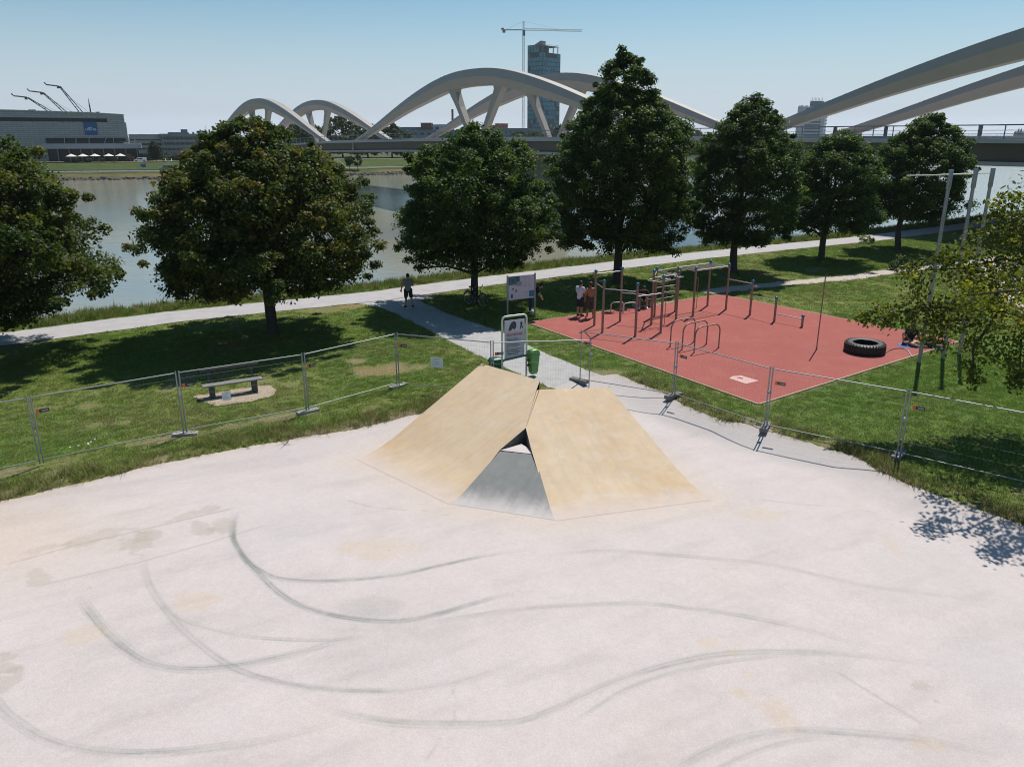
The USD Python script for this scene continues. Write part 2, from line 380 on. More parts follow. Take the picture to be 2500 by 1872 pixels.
def sheet(poly, step, zf, jitter=0.0, edge=None, seed=1, extra=None):
    """a fine triangulated sheet over a 2D polygon; zf(x, y) gives the heights"""
    edge = edge or step
    rng = np.random.default_rng(seed)
    ring = shapely.segmentize(poly.exterior, edge)
    b = np.array(ring.coords)[:-1]
    if jitter:
        k = np.arange(len(b)) * edge
        off = (meshkit.fbm(np.stack([b[:, 0] * 1.3, b[:, 1] * 1.3, k * 0], 1), 4, seed) - 0.5) * 2 * jitter + (rng.random(len(b)) - 0.5) * jitter * 0.6
        t = np.roll(b, -1, 0) - np.roll(b, 1, 0)
        t /= np.maximum(np.linalg.norm(t, axis=1, keepdims=True), 1e-9)
        b = b + np.stack([-t[:, 1], t[:, 0]], 1) * off[:, None]
        poly = Polygon(b).buffer(0)
        if poly.geom_type != 'Polygon':
            poly = max(poly.geoms, key=lambda g: g.area)
        b = np.array(poly.exterior.coords)[:-1]
    x0, y0, x1, y1 = poly.bounds
    gx, gy = np.meshgrid(np.arange(x0, x1, step), np.arange(y0, y1, step))
    gx, gy = gx.ravel(), gy.ravel()
    inner = poly.buffer(-0.35 * step)
    keep = shapely.contains_xy(inner, gx, gy)
    g = np.stack([gx[keep], gy[keep]], 1)
    if extra is not None:
        g = g[cKDTree(extra).query(g)[0] > step * 0.45]
        g = np.vstack([g, extra[shapely.contains_xy(inner, extra[:, 0], extra[:, 1])]])
    p = np.vstack([b, g])
    t = Delaunay(p).simplices
    c = p[t].mean(1)
    t = t[shapely.contains_xy(poly, c[:, 0], c[:, 1])]
    q = p[t]
    cr = (q[:, 1, 0] - q[:, 0, 0]) * (q[:, 2, 1] - q[:, 0, 1]) - (q[:, 1, 1] - q[:, 0, 1]) * (q[:, 2, 0] - q[:, 0, 0])
    t[cr < 0] = t[cr < 0][:, ::-1]
    t = t[np.abs(cr) > 1e-10]
    return np.column_stack([p, zf(p[:, 0], p[:, 1])]), t

def fb(x, y, s, seed=0, o=4):
    return meshkit.fbm(np.stack([np.asarray(x) * s, np.asarray(y) * s, np.full(np.shape(x), 0.37 + seed)], -1), o, seed)

FENCE_A = [(-15.95, 17.25), (-12.9, 19.45), (-9.88, 21.72), (-6.68, 23.72), (-4.1, 26.4), (-0.68, 25.27), (2.82, 26.45)]
FENCE_B = [(2.48, 27.2), (5.6, 25.27), (7.85, 22.3), (10.85, 19.97), (13.75, 17.6), (16.7, 15.3)]

# ground: one sheet, fine where the camera sees it
def axis(lo, a, b, hi, step):
    mid = np.arange(a, b + 1e-6, step)
    out = [a]
    d = step
    left, right = [], []
    while a > lo:
        d *= 1.35; a -= d; left.append(max(a, lo))
    d = step
    while b < hi:
        d *= 1.35; b += d; right.append(min(b, hi))
    return np.array(left[::-1] + list(mid) + right)
gxs, gys = axis(-700, -34, 46, 900, 0.3), axis(-300, 12, 90, 600, 0.3)
X, Y = np.meshgrid(gxs, gys)
x, y = X.ravel(), Y.ravel()
z = hgt(x, y)
sd_slab = sdist(slab_poly, x, y)
under = np.zeros(len(x), bool)
for pg in (pad_poly, conn_poly, trail_poly, trail2_poly, path_poly, slab_poly):
    under |= shapely.contains_xy(pg.buffer(-0.25), x, y)
z = z - 0.012 - 0.07 * under
nx, ny = len(gxs), len(gys)
i = np.arange(nx * ny).reshape(ny, nx)
a, b, c, d = i[:-1, :-1].ravel(), i[:-1, 1:].ravel(), i[1:, 1:].ravel(), i[1:, :-1].ravel()
faces = np.vstack([np.stack([a, b, c], 1), np.stack([a, c, d], 1)])
keep = z[faces].max(1) > -6.9
faces = faces[keep]

def lawn_tint(x, y):
    n1, n2 = fb(x, y, 0.22, 1), fb(x, y, 0.9, 5)
    green = np.array([0.095, 0.155, 0.030]); olive = np.array([0.15, 0.18, 0.048]); dry = np.array([0.26, 0.185, 0.10]); soil = np.array([0.27, 0.21, 0.15])
    k = smooth((n1 - 0.35) / 0.35)[:, None]
    col = green * (1 - k) + olive * k
    dryness = smooth((n2 * 0.6 + n1 * 0.4 - 0.60) / 0.12) * 0.6
    sd = sdist(slab_poly, x, y)
    dryness = np.maximum(dryness, smooth(1 - (-sd) / 0.9) * (0.25 + 0.75 * smooth((n2 - 0.42) / 0.2)) * (sd < 0))
    for px, py, r, s in ((-6.28, 29.74, 0.5, 0.9), (-5.6, 28.3, 0.8, 0.8), (-4.6, 28.7, 0.9, 0.8), (-3.7, 28.9, 0.6, 0.6), (-8.41, 40.3, 0.9, 0.7), (-9.8, 39.3, 1.6, 0.45), (-14.2, 24.3, 0.5, .5), (-13.0, 22.6, 0.5, 0.4), (9.6, 20.9, 0.5, 0.7)):
        dd = np.hypot(x - px, y - py) / r + (n2 - 0.5) * 1.4
        dryness = np.maximum(dryness, s * smooth(1.25 - dd))
    fl = LineString(FENCE_A[:4])
    df = shapely.distance(shapely.points(x, y), fl)
    dryness = np.maximum(dryness, smooth(1.0 - df / 0.45) * smooth((n2 - 0.38) / 0.25) * 0.85)
    df = shapely.distance(shapely.points(x, y), pad_poly)
    dryness = np.maximum(dryness, smooth(1.0 - df / 0.5) * 0.35)
    df = shapely.distance(shapely.points(x, y), path_poly)
    dryness = np.maximum(dryness, smooth(1.0 - df / 0.45) * 0.55 * smooth((n2 - 0.3) / 0.3))
    m = smooth((n2 - 0.45) / 0.15)[:, None]
    return col * (1 - dryness[:, None]) + (dry * (1 - m) + soil * m) * dryness[:, None]

ground = obj('ground', (np.column_stack([x, y, z]), faces), 'lawn_look', smooth=True, kind='structure', label='mown park lawn sloping to the river at its far edge', tint=lawn_tint(x, y))

# riverside path, connecting path, rubber pad, trail, sand
pp = path_line.intersection(shapely.box(-75, -10, 170, 170)).buffer(1.35, cap_style='flat')
obj('riverside_path', sheet(pp, 0.5, lambda x, y: hgt(x, y) + 0.012, jitter=0.10, edge=0.18), 'asphalt_look', kind='structure', label='pale asphalt path running along the river')
obj('connecting_path', sheet(conn_poly, 0.3, lambda x, y: hgt(x, y) - 0.006, jitter=0.08, edge=0.12, seed=3), 'asphalt_grey_look', kind='structure', label='grey path from the riverside path to the skate floor')
pv, pf = sheet(pad_poly, 0.16, lambda x, y: 0 * x + 0.022)
def pad_tint(x, y):
    n1, n2, n3 = fb(x, y, 0.3, 91), fb(x, y, 1.4, 92, 5), fb(x, y, 5.0, 93, 4)
    col = np.array([0.315, 0.094, 0.079]) * (0.9 + 0.2 * n1)[:, None] * (0.93 + 0.14 * n2)[:, None]
    fade = (smooth((n2 - 0.5) / 0.2) * 0.10)[:, None]
    col = col * (1 - fade) + np.array([0.40, 0.19, 0.165]) * fade
    for px, py, r in ((7.6, 31.7, 1.1), (5.0, 35.0, 1.4), (8.9, 38.6, 1.3), (12.8, 31.4, 0.8), (14.7, 31.0, 1.4), (6.2, 35.6, 0.5)):
        k = (smooth(1.2 - np.hypot(x - px, y - py) / r + (n2 - 0.5)) * (0.1 + 0.15 * n3))[:, None]
        col = col * (1 - k) + np.array([0.28, 0.13, 0.115]) * k
    k = (smooth((n3 - 0.66) / 0.1) * 0.25)[:, None]
    return col * (1 - k) + np.array([0.22, 0.07, 0.06]) * k
pad = obj('rubber_pad', (pv, pf), 'pad_look', kind='structure', label='red rubber fitness surface', tint=pad_tint(pv[:, 0], pv[:, 1]))
mb = MB()
for i in range(4):
    p, q = np.array(pad_c[i]), np.array(pad_c[(i + 1) % 4])
    t = (q - p) / np.linalg.norm(q - p)
    o = np.array([t[1], -t[0]]) * (0.025 if Polygon(pad_c).exterior.is_ccw else -0.025)
    mb.bar((*(p + o), 0.0), (*(q + o), 0.0), 0.05, 0.055)
obj('edging', mb, 'edging_look', pad)
# white sprayed mark on the pad
mk = Polygon([(8.10, 27.33), (8.28, 27.56), (8.6, 27.66), (9.06, 27.03), (8.52, 26.68)])
MK = [mk.buffer(0.02)]
mark = obj('sprayed_mark', sheet(MK[0], 0.2, lambda x, y: 0 * x + 0.027), 'white_mark_look', pad, label='white sprayed emblem on the red surface')
for pg in (Polygon([(8.36, 27.42), (8.50, 27.47), (8.62, 27.3), (8.5, 27.22)]),):
    obj('sprayed_shape', sheet(pg, 0.2, lambda x, y: 0 * x + 0.031), 'rubber_look', mark)
obj('gravel_trail', sheet(trail_poly, 0.3, lambda x, y: hgt(x, y) + 0.008, jitter=0.3, edge=0.15, seed=4), 'gravel_look', kind='structure', label='narrow pale gravel trail across the lawn')
obj('gravel_yard', sheet(trail2_poly, 0.4, lambda x, y: hgt(x, y) + 0.014, jitter=0.35, edge=0.2, seed=5), 'gravel_look', kind='structure', label='pale gravel way behind the young oak')
obj('sand_patch', sheet(sand_poly, 0.15, lambda x, y: hgt(x, y) + 0.008, jitter=0.14, edge=0.06, seed=6), 'sand_look', kind='structure', label='worn sandy patch under the park bench')

# skate floor: pale concrete with stains and tyre marks of its own
MARKS = [
 (0.085, 0.95, [(-6.88, 17.48), (-6.49, 16.01), (-5.96, 15.08), (-5.5, 14.6), (-4.95, 14.23), (-4.18, 14.1), (-3.46, 14.14), (-2.52, 14.32), (-1.81, 14.6), (-0.83, 15.03), (0.0, 15.28), (0.8, 15.5)]),
 (0.10, 1.0, [(-6.92, 17.42), (-6.62, 16.23), (-6.08, 15.28), (-5.4, 14.41), (-4.8, 13.71), (-4.2, 13.22), (-3.53, 12.91), (-2.73, 12.72), (-2.06, 12.72), (-1.41, 12.95), (-0.75, 13.3), (0.0, 13.63), (0.9, 13.8)]),
 (0.10, 0.55, [(-8.3, 15.48), (-8.04, 14.79), (-7.48, 13.88), (-6.8, 13.06), (-5.95, 12.18), (-4.93, 11.36), (-4.0, 10.97), (-3.17, 10.8), (-2.19, 10.74), (-1.42, 10.83), (-0.65, 11.09), (0.0, 11.46), (0.8, 12.0)]),
 (0.07, 0.5, [(-6.99, 13.3), (-6.4, 12.76), (-5.75, 12.47), (-5.02, 12.25), (-4.34, 12.15), (-3.27, 12.13), (-2.3, 12.4)]),
 (0.13, 0.65, [(-8.9, 13.71), (-8.17, 12.91), (-7.33, 12.11), (-6.56, 11.55), (-5.94, 11.34), (-5.32, 11.32), (-4.75, 11.43), (-4.0, 11.68), (-3.25, 12.05), (-2.4, 12.4)]),
 (0.11, 0.55, [(-9.3, 11.2), (-8.36, 10.36), (-7.73, 9.94), (-7.2, 9.65), (-6.56, 9.46), (-5.82, 9.37), (-5.13, 9.4), (-4.29, 9.53), (-3.63, 9.69), (-2.81, 10.02), (-2.46, 10.14)]),
 (0.11, 0.55, [(-3.49, 10.52), (-2.66, 10.2), (-1.89, 10.02), (-0.96, 9.98), (0.0, 10.03), (0.56, 10.25), (1.16, 10.63), (1.78, 11.0), (2.65, 11.39), (3.75, 11.71), (5.02, 11.78), (6.24, 11.68), (7.37, 11.46), (8.29, 11.27)]),
 (0.06, 0.4, [(0.8, 9.9), (1.44, 10.41), (1.95, 10.8), (2.82, 11.21), (3.91, 11.52), (4.77, 11.65), (5.84, 11.71)]),
 (0.09, 0.5, [(-2.2, 12.4), (-1.2, 12.75), (0.0, 13.06), (1.15, 13.22), (2.54, 13.29), (3.43, 13.14), (4.5, 12.87), (5.48, 12.47), (6.38, 12.01), (7.33, 11.78)]),
 (0.11, 0.65, [(2.0, 8.8), (2.46, 9.1), (2.98, 9.41), (3.58, 9.67), (4.35, 9.82), (5.25, 9.79), (6.26, 9.65), (6.73, 9.53), (7.65, 9.23)]),
 (0.07, 0.45, [(2.7, 8.9), (3.08, 9.1), (3.69, 9.41), (4.47, 9.65), (5.21, 9.69)]),
 (0.10, 0.38, [(0.67, 15.18), (2.08, 15.33), (3.35, 15.18), (4.84, 14.93), (5.77, 14.69), (7.22, 13.97), (8.49, 13.63), (9.52, 13.38), (9.98, 12.91)])]
LINES = [(0.010, 0.4, [(5.65, 11.24), (6.17, 10.46), (6.53, 9.97)]), (0.018, 0.45, [(-11.11, 14.69), (-9.93, 15.59), (-8.61, 16.4), (-6.88, 17.48)]), (0.018, 0.3, [(-9.8, 13.93), (-8.16, 14.84), (-6.96, 15.69), (-5.85, 16.58)]),
         (0.008, 0.35, [(-4.3, 17.9), (-3.6, 17.5), (-2.9, 17.35), (-2.2, 17.3), (-1.5, 17.0)]), (0.008, 0.3, [(6.3, 17.9), (7.4, 17.6), (8.2, 17.55), (9.0, 17.2)]), (0.007, 0.3, [(-1.3, 9.2), (-0.9, 10.1), (-1.0, 10.9)])]
OIL = [(-10.65, 15.38, 0.35, 0.16), (-9.65, 15.96, 0.55, 0.2), (-8.55, 15.6, 0.28, 0.35), (-8.45, 16.0, 0.3, 0.2), (-7.42, 16.46, 0.14, 0.45), (-6.95, 16.6, 0.2, 0.3), (-7.9, 17.11, 0.55, 0.16), (-10.06, 14.32, 0.16, 0.35), (6.94, 10.86, 0.12, 0.10), (-9.4, 11.4, 0.4, 0.4), (-9.1, 10.6, 0.5, 0.3)]
YELLOW = [(3.62, 12.01, 0.22, 0.16), (3.98, 11.78, 0.16, 0.12), (4.05, 11.15, 0.13, 0.13), (3.84, 10.71, 0.2, 0.2), (4.27, 10.36, 0.3, 0.22), (4.34, 9.99, 0.3, 0.2), (6.23, 17.11, 0.5, 0.3), (8.65, 15.59, 0.16, 0.35), (6.39, 9.55, 0.25, 0.12), (-8.0, 12.3, 0.4, 0.3), (-6.3, 13.4, 0.5, 0.35), (-3.0, 15.4, 0.9, 0.5)]

def catmull(pts, n=8):
    p = np.array(pts, float); p = np.vstack([2 * p[0] - p[1], p, 2 * p[-1] - p[-2]])
    out = []
    for i in range(1, len(p) - 2):
        for t in np.linspace(0, 1, n, endpoint=False):
            out.append(0.5 * (2 * p[i] + (p[i + 1] - p[i - 1]) * t + (2 * p[i - 1] - 5 * p[i] + 4 * p[i + 1] - p[i + 2]) * t * t + (3 * p[i] - p[i - 1] - 3 * p[i + 1] + p[i + 2]) * t ** 3))
    return np.array(out + [p[-2]])

def line_dist(x, y, pts):
    ln = LineString(pts)
    p = shapely.points(x, y)
    return shapely.distance(ln, p), shapely.line_locate_point(ln, p, normalized=True)

def slab_tint(x, y):
    base = np.array([0.50, 0.447, 0.433])
    col = np.repeat(base[None], len(x), 0)
    n1, n2, n3 = fb(x, y, 0.35, 11), fb(x, y, 1.6, 12, 5), fb(x, y, 6.0, 13, 4)
    warm = np.array([0.53, 0.44, 0.36]); cool = np.array([0.44, 0.425, 0.42])
    k = smooth((n1 - 0.55) / 0.25)[:, None] * 0.22
    col = col * (1 - k) + warm * k
    k = smooth((0.48 - n1) / 0.25)[:, None] * 0.3
    col = col * (1 - k) + cool * k
    col *= (0.93 + 0.14 * n2)[:, None] * (0.965 + 0.07 * n3)[:, None]
    wipe = fb(x * 0.8 + y * 0.35, (y * 0.8 - x * 0.35) * 4.0, 0.6, 37, 5)
    col *= (1 - 0.07 * smooth((wipe - 0.5) / 0.22))[:, None]
    lightw = smooth((fb(x, y, 0.8, 43, 5) - 0.58) / 0.15)[:, None] * 0.14
    col = col * (1 - lightw) + np.array([0.56, 0.51, 0.50]) * lightw
    # long faint sweeping scuffs
    ang = fb(x, y, 0.12, 17, 2) * 2.0
    s = fb(x * np.cos(0.5) + y * np.sin(0.5), (-x * np.sin(0.5) + y * np.cos(0.5)) * 9, 0.22, 19, 4)
    col *= (1 - 0.10 * smooth((s - 0.55) / 0.2) * smooth((n1 - 0.3) / 0.3))[:, None]
    dark = np.array([0.20, 0.215, 0.20])
    for mi, (w, amp, pts) in enumerate(MARKS):
        pts = catmull(pts)
        w = w * 0.85
        ln = LineString(pts)
        near = np.flatnonzero(shapely.contains_xy(ln.buffer(w * 4), x, y))
        dd, t = line_dist(x[near], y[near], pts)
        # side of the line, so that the rubber streaks lie next to each other
        tt = np.array([np.array(ln.interpolate(q, normalized=True).coords[0]) for q in np.linspace(0, 1, 200)])
        tg = np.gradient(tt, axis=0); q = np.clip((t * 199).astype(int), 0, 199)
        sgn = np.sign((x[near] - tt[q, 0]) * tg[q, 1] - (y[near] - tt[q, 1]) * tg[q, 0])
        o = dd * sgn / w
        prof = 0
        for k, (c0, wd, hh) in enumerate(((-0.85, 0.16, 0.6), (-0.4, 0.2, 0.9), (0.05, 0.16, 0.8), (0.5, 0.22, 1.0), (0.95, 0.14, 0.5))):
            c1 = c0 + 0.25 * (fb(t * ln.length, 0 * t, 0.35, 30 + k + mi) - 0.5) * 2
            prof = np.maximum(prof, np.exp(-((o - c1) / wd) ** 2) * hh * (0.15 + 1.3 * smooth((fb(t * ln.length, 0 * t, 0.55, 50 + 7 * k + mi) - 0.30) / 0.4)))
        wash = np.clip(1.25 - np.abs(o), 0, 1) * 0.35
        fade = smooth(t / 0.15) * smooth((1 - t) / 0.3)
        a = np.clip((prof * 0.50 + wash * 0.7) * fade * amp * (0.35 + 1.3 * n3[near]) * (0.6 + 0.8 * smooth((n2[near] - 0.25) / 0.5)) * (0.5 + 1.1 * fb(t * ln.length, o * 0.7, 2.6, 71 + mi)), 0, 0.8)[:, None]
        col[near] = col[near] * (1 - a) + dark * a
        halo = (np.clip(1 - dd / (w * 4), 0, 1) * fade * 0.05 * amp)[:, None]
        col[near] = col[near] * (1 - halo) + dark * halo
    for w, amp, pts in LINES:
        dd, t = line_dist(x, y, pts)
        a = (np.clip(1 - dd / (w * 2.2), 0, 1) * amp * smooth(t / 0.05) * smooth((1 - t) / 0.05) * (0.4 + n3))[:, None]
        a = np.clip(a, 0, 1)
        col = col * (1 - a) + np.array([0.16, 0.14, 0.12]) * a
    for px, py, rx, ry in OIL:
        th = 0.62
        u, v = (x - px) * np.cos(th) + (y - py) * np.sin(th), -(x - px) * np.sin(th) + (y - py) * np.cos(th)
        a = smooth((1.25 - np.hypot(u / rx, v / ry) - (n3 - 0.5) * 1.8 - (n2 - 0.5) * 3.0) / 0.14)[:, None] * 0.30
        col = col * (1 - a) + np.array([0.30, 0.26, 0.20]) * a
    for px, py, rx, ry in YELLOW:
        a = smooth((1.3 - np.hypot((x - px) / rx, (y - py) / ry) - (n3 - 0.5) * 1.2 - (n2 - 0.5) * 1.5) / 0.6)[:, None] * 0.22
        col = col * (1 - a) + np.array([0.50, 0.36, 0.19]) * a
    # scuffed turning spot and rays
    r = np.hypot(x + 2.3, y - 12.4); th = np.arctan2(y - 12.4, x + 2.3)
    a = (np.clip(1 - r / 1.7, 0, 1) ** 1.1 * (0.30 + 0.3 * smooth((fb(np.cos(th) * 3, np.sin(th) * 3, 1.0, 31) - 0.4) / 0.25)) * (0.2 + 1.4 * smooth((n2 - 0.3) / 0.4)))[:, None]
    a = np.clip(a * 0.55, 0, 0.5)
    col = col * (1 - a) + dark * a
    d = np.hypot((x + 2.85) / 0.62, (y - 13.2) / 0.36)
    a = (smooth((1.15 - d - (n2 - 0.5)) / 0.3) * 0.16)[:, None]
    col = col * (1 - a) + dark * a
    # tan stain creeping from the ramps, and grey older concrete along the right fence
    rp = Polygon([(-4.47, 20.45), (-1.58, 17.61), (1.05, 16.74), (5.1, 17.86), (3.1, 23), (-1, 24)])
    dr = shapely.distance(shapely.points(x, y), rp)
    a = (np.clip(1 - dr / 1.3, 0, 1) * (0.2 + 0.6 * n2) * 0.55)[:, None]
    col = col * (1 - a) + np.array([0.52, 0.40, 0.27]) * a
    fl = LineString(FENCE_B[:5])
    df = shapely.distance(shapely.points(x, y), fl)
    a = (smooth((2.1 - df + (n2 - 0.5) * 1.6) / 0.9) * 0.5)[:, None]
    col = col * (1 - a) + np.array([0.36, 0.345, 0.335]) * a
    sd = sdist(slab_poly, x, y)
    a = (smooth((0.5 - sd) / 0.5) * (0.2 + 0.8 * n2) * (x > 4))[:, None] * 0.6
    col = col * (1 - a) + np.array([0.36, 0.29, 0.22]) * a
    a = (smooth((0.45 - sd) / 0.5) * (0.2 + 0.8 * n2) * (x < 4))[:, None] * 0.5
    col = col * (1 - a) + np.array([0.42, 0.31, 0.22]) * a
    a = (np.exp(-(((x + 12.5) / 3.0) ** 2 + ((y - 15.6) / 2.0) ** 2)) * 0.45)[:, None]
    col = col * (1 - a) + np.array([0.54, 0.42, 0.31]) * a
    # small dark specks and pits
    sp = meshkit.noise(np.stack([x * 14, y * 14, 0 * x], -1), 41)
    a = (smooth((sp - 0.965) / 0.03) * (n2 > 0.55) * 0.35)[:, None]
    return col * (1 - a) + np.array([0.2, 0.18, 0.16]) * a

vis = slab_poly.intersection(shapely.box(-16, 8.3, 14.5, 30))
ex = []
for w, amp, pts in MARKS + LINES:
    c = catmull(pts); l_ = LineString(c); m_ = int(l_.length / 0.05)
    tt = np.array([np.array(l_.interpolate(q, normalized=True).coords[0]) for q in np.linspace(0, 1, m_)])
    tg = np.gradient(tt, axis=0); tg /= np.linalg.norm(tg, axis=1, keepdims=True)
    for o in np.arange(-1.3 * w, 1.31 * w, 0.016 if w > 0.03 else 0.012):
        ex.append(tt + np.stack([tg[:, 1], -tg[:, 0]], 1) * o)
ex = np.vstack(ex)
ex = ex[np.unique(np.round(ex / 0.012).astype(int), axis=0, return_index=True)[1]]
v, f = sheet(vis, 0.06, lambda x, y: hgt(x, y) + 0.006, jitter=0.10, edge=0.06, seed=8, extra=ex)
slab = obj('skate_floor', (v, f), 'concrete_look', smooth=True, kind='structure', label='pale concrete skate floor with curved tyre marks', tint=slab_tint(v[:, 0], v[:, 1]))
rest = slab_poly.difference(shapely.box(-16, 8.3, 14.5, 30))
for g in getattr(rest, 'geoms', [rest]):
    v, f = sheet(g, 0.8, lambda x, y: hgt(x, y) + 0.006)
    obj('outer_slab', (v, f), 'concrete_look', slab, tint=np.repeat([[0.49, 0.435, 0.42]], len(v), 0))

# ------------------------------------------------------------------ river and far bank
mb = MB()
mb.add([(-2500, -1500, WATER_Z), (3000, -1500, WATER_Z), (3000, 2500, WATER_Z), (-2500, 2500, WATER_Z)], [(0, 1, 2), (0, 2, 3)])
obj('river', mb, 'water_look', kind='structure', label='broad murky green river with small ripples')
far_line = np.array([(-2500, -330), (-700, 90), (-300, 190), (-129.4, 236.2), (-100.2, 243.9), (-56.2, 262.5), (-39, 272.5), (10, 297), (120, 355), (400, 520), (1200, 1000), (3000, 2080)], float)
d_prof = np.array([-6, 0, 1.2, 7, 8, 20, 22, 34, 60, 200, 900, 4000], float)
z_prof = np.array([-6.5, -4.15, -3.3, -2.45, -2.4, -2.35, -2.2, 0.0, 0.15, 0.3, 0.5, 0.5])
ln = LineString(far_line)
seg = np.array([np.array(ln.interpolate(s).coords[0]) for s in np.unique(np.concatenate([np.linspace(0, ln.length, 60), np.linspace(2300, 2850, 140)]))])
tn = np.gradient(seg, axis=0); tn /= np.linalg.norm(tn, axis=1, keepdims=True)
nm = np.stack([-tn[:, 1], tn[:, 0]], 1)
for _ in range(12):
    nm[1:-1] = (nm[:-2] + nm[1:-1] * 2 + nm[2:]) / 4
nm /= np.linalg.norm(nm, axis=1, keepdims=True)
ds = np.unique(np.concatenate([d_prof, np.linspace(0, 34, 35)]))
pts = seg[:, None] + nm[:, None] * np.minimum(ds, 60)[None, :, None] + np.array([-0.42, 0.9075]) * np.maximum(ds - 60, 0)[None, :, None]
zz = np.interp(ds, d_prof, z_prof)[None].repeat(len(seg), 0)
P3 = np.concatenate([pts, zz[..., None]], -1).reshape(-1, 3)
P3[:, 2] += (fb(P3[:, 0], P3[:, 1], 0.15, 3) - 0.5) * 0.35 * (np.tile(ds, len(seg)) > 0.5) * (np.tile(ds, len(seg)) < 40)
k = len(ds)
i = np.arange(len(P3)).reshape(len(seg), k)
a, b, c, d = i[:-1, :-1].ravel(), i[1:, :-1].ravel(), i[1:, 1:].ravel(), i[:-1, 1:].ravel()
F3 = np.vstack([np.stack([a, b, c], 1), np.stack([a, c, d], 1)])
dd = np.tile(ds, len(seg)); n1 = fb(P3[:, 0], P3[:, 1], 0.10, 7)
gcol = np.array([0.060, 0.084, 0.026]) * (0.8 + 0.5 * n1)[:, None]
brown = np.array([0.16, 0.12, 0.055])
w = (smooth((n1 - 0.36) / 0.2) * (dd > 0.5) * (dd < 6.5))[:, None] * 0.8
gcol = gcol * (1 - w) + brown * w
w = smooth((1.6 - dd) / 0.6)[:, None]
gcol = gcol * (1 - w) + np.array([0.11, 0.10, 0.085]) * w
w = ((dd > 60) & (P3[:, 1] > 60))[:, None] * 0.7
gcol = gcol * (1 - w) + np.array([0.15, 0.15, 0.14]) * w
obj('far_bank', (P3, F3), 'bank_look', smooth=True, kind='structure', label='grassy far bank of the river with a stony foot', tint=gcol)
def far_strip(name, d0, d1, lift, mat, label, s0=2300, s1=2850):
    s = np.linspace(s0, s1, 90)
    c = np.array([np.array(ln.interpolate(q).coords[0]) for q in s])
    kd = cKDTree(seg); nn = nm[kd.query(c)[1]]
    vv, ff = [], []
    for dv in (d0, d1):
        p = c + nn * dv
        vv.append(np.column_stack([p, np.full(len(p), np.interp(dv, d_prof, z_prof) + 0.3 + lift)]))
    n = len(s)
    for q in range(n - 1):
        ff += [(q, q + 1, n + q + 1), (q, n + q + 1, n + q)]
    obj(name, (np.vstack(vv), ff), mat, kind='structure', label=label)
far_strip('bank_road', 14, 19, 0.0, 'road_look', 'road along the foot of the far bank')
far_strip('bank_footpath', 8.6, 9.4, 0.02, 'gravel_look', 'pale footpath near the water on the far bank')
far_strip('promenade', 35, 37, 0.0, 'gravel_look', 'pale promenade on top of the far bank')

# grass and weeds
def tuft(name, parent, rng, n, h, r, lean, wdt, mat):
    v, f = [], []
    for k in range(n):
        a, q = rng.random() * 6.283, r * math.sqrt(rng.random())
        x0, y0 = q * math.cos(a), q * math.sin(a)
        b = rng.random() * 6.283
        hh = h * (0.55 + 0.6 * rng.random()); le = lean * hh * (0.3 + rng.random())
        dx, dy = math.cos(b), math.sin(b)
        w = wdt * (0.7 + 0.6 * rng.random())
        s = len(v)
        v += [(x0 - dy * w, y0 + dx * w, -0.01), (x0 + dy * w, y0 - dx * w, -0.01), (x0 + dx * le * .45 + dy * w * .7, y0 + dy * le * .45 - dx * w * .7, hh * .6), (x0 + dx * le * .45 - dy * w * .7, y0 + dy * le * .45 + dx * w * .7, hh * .6), (x0 + dx * le, y0 + dy * le, hh)]
        f += [(s, s + 1, s + 2), (s, s + 2, s + 3), (s + 3, s + 2, s + 4)]
    return obj(name, (np.array(v), np.array(f)), mat, parent)

def scatter(name, label, pts, zs, scale, mats, seed, shape, which=None):
    rng = np.random.default_rng(seed)
    inst = UsdGeom.PointInstancer.Define(stage, f'/World/{numbered("/World", name)}')
    p = inst.GetPrim()
    protos = [tuft('tuft', p, rng, *shape, mat=m) for m in mats]
    rel = inst.CreatePrototypesRel()
    for q in protos:
        rel.AddTarget(q.GetPath())
    n = len(pts)
    inst.CreateProtoIndicesAttr(Vt.IntArray.FromNumpy((rng.integers(0, len(protos), n) if which is None else which).astype(np.int32)))
    inst.CreatePositionsAttr(Vt.Vec3fArray.FromNumpy(np.column_stack([pts, zs]).astype(np.float32)))
    a = rng.random(n) * np.pi
    inst.CreateOrientationsAttr(Vt.QuathArray([Gf.Quath(float(np.cos(t)), 0, 0, float(np.sin(t))) for t in a]))
    inst.CreateScalesAttr(Vt.Vec3fArray.FromNumpy(np.repeat(np.asarray(scale)[:, None], 3, 1).astype(np.float32)))
    return tag(p, label, 'grass', None, 'stuff')

rng = np.random.default_rng(5)
hard = shapely.union_all([slab_poly, conn_poly, pad_poly.buffer(-0.02), path_poly, sand_poly.buffer(-0.1), trail_poly.buffer(-0.1), trail2_poly.buffer(-0.2)])
shapely.prepare(hard)
def spread(n, box, dens=None):
    p = np.stack([rng.uniform(box[0], box[1], n), rng.uniform(box[2], box[3], n)], 1)
    ok = (np.abs(p[:, 0]) < 0.72 * p[:, 1] + 1.5) & ~shapely.contains_xy(hard, p[:, 0], p[:, 1])
    p = p[ok]
    return p[-sdist(land, p[:, 0], p[:, 1]) < 2.2]
p1 = spread(52000, (-20, 20, 15, 34)); p2 = spread(60000, (-26, 44, 34, 68))
q = np.vstack([p1, p2])
dry = lawn_tint(q[:, 0], q[:, 1])
ok = rng.random(len(q)) > 1.1 * smooth((dry[:, 0] - 0.125) / 0.06)
q = q[ok]
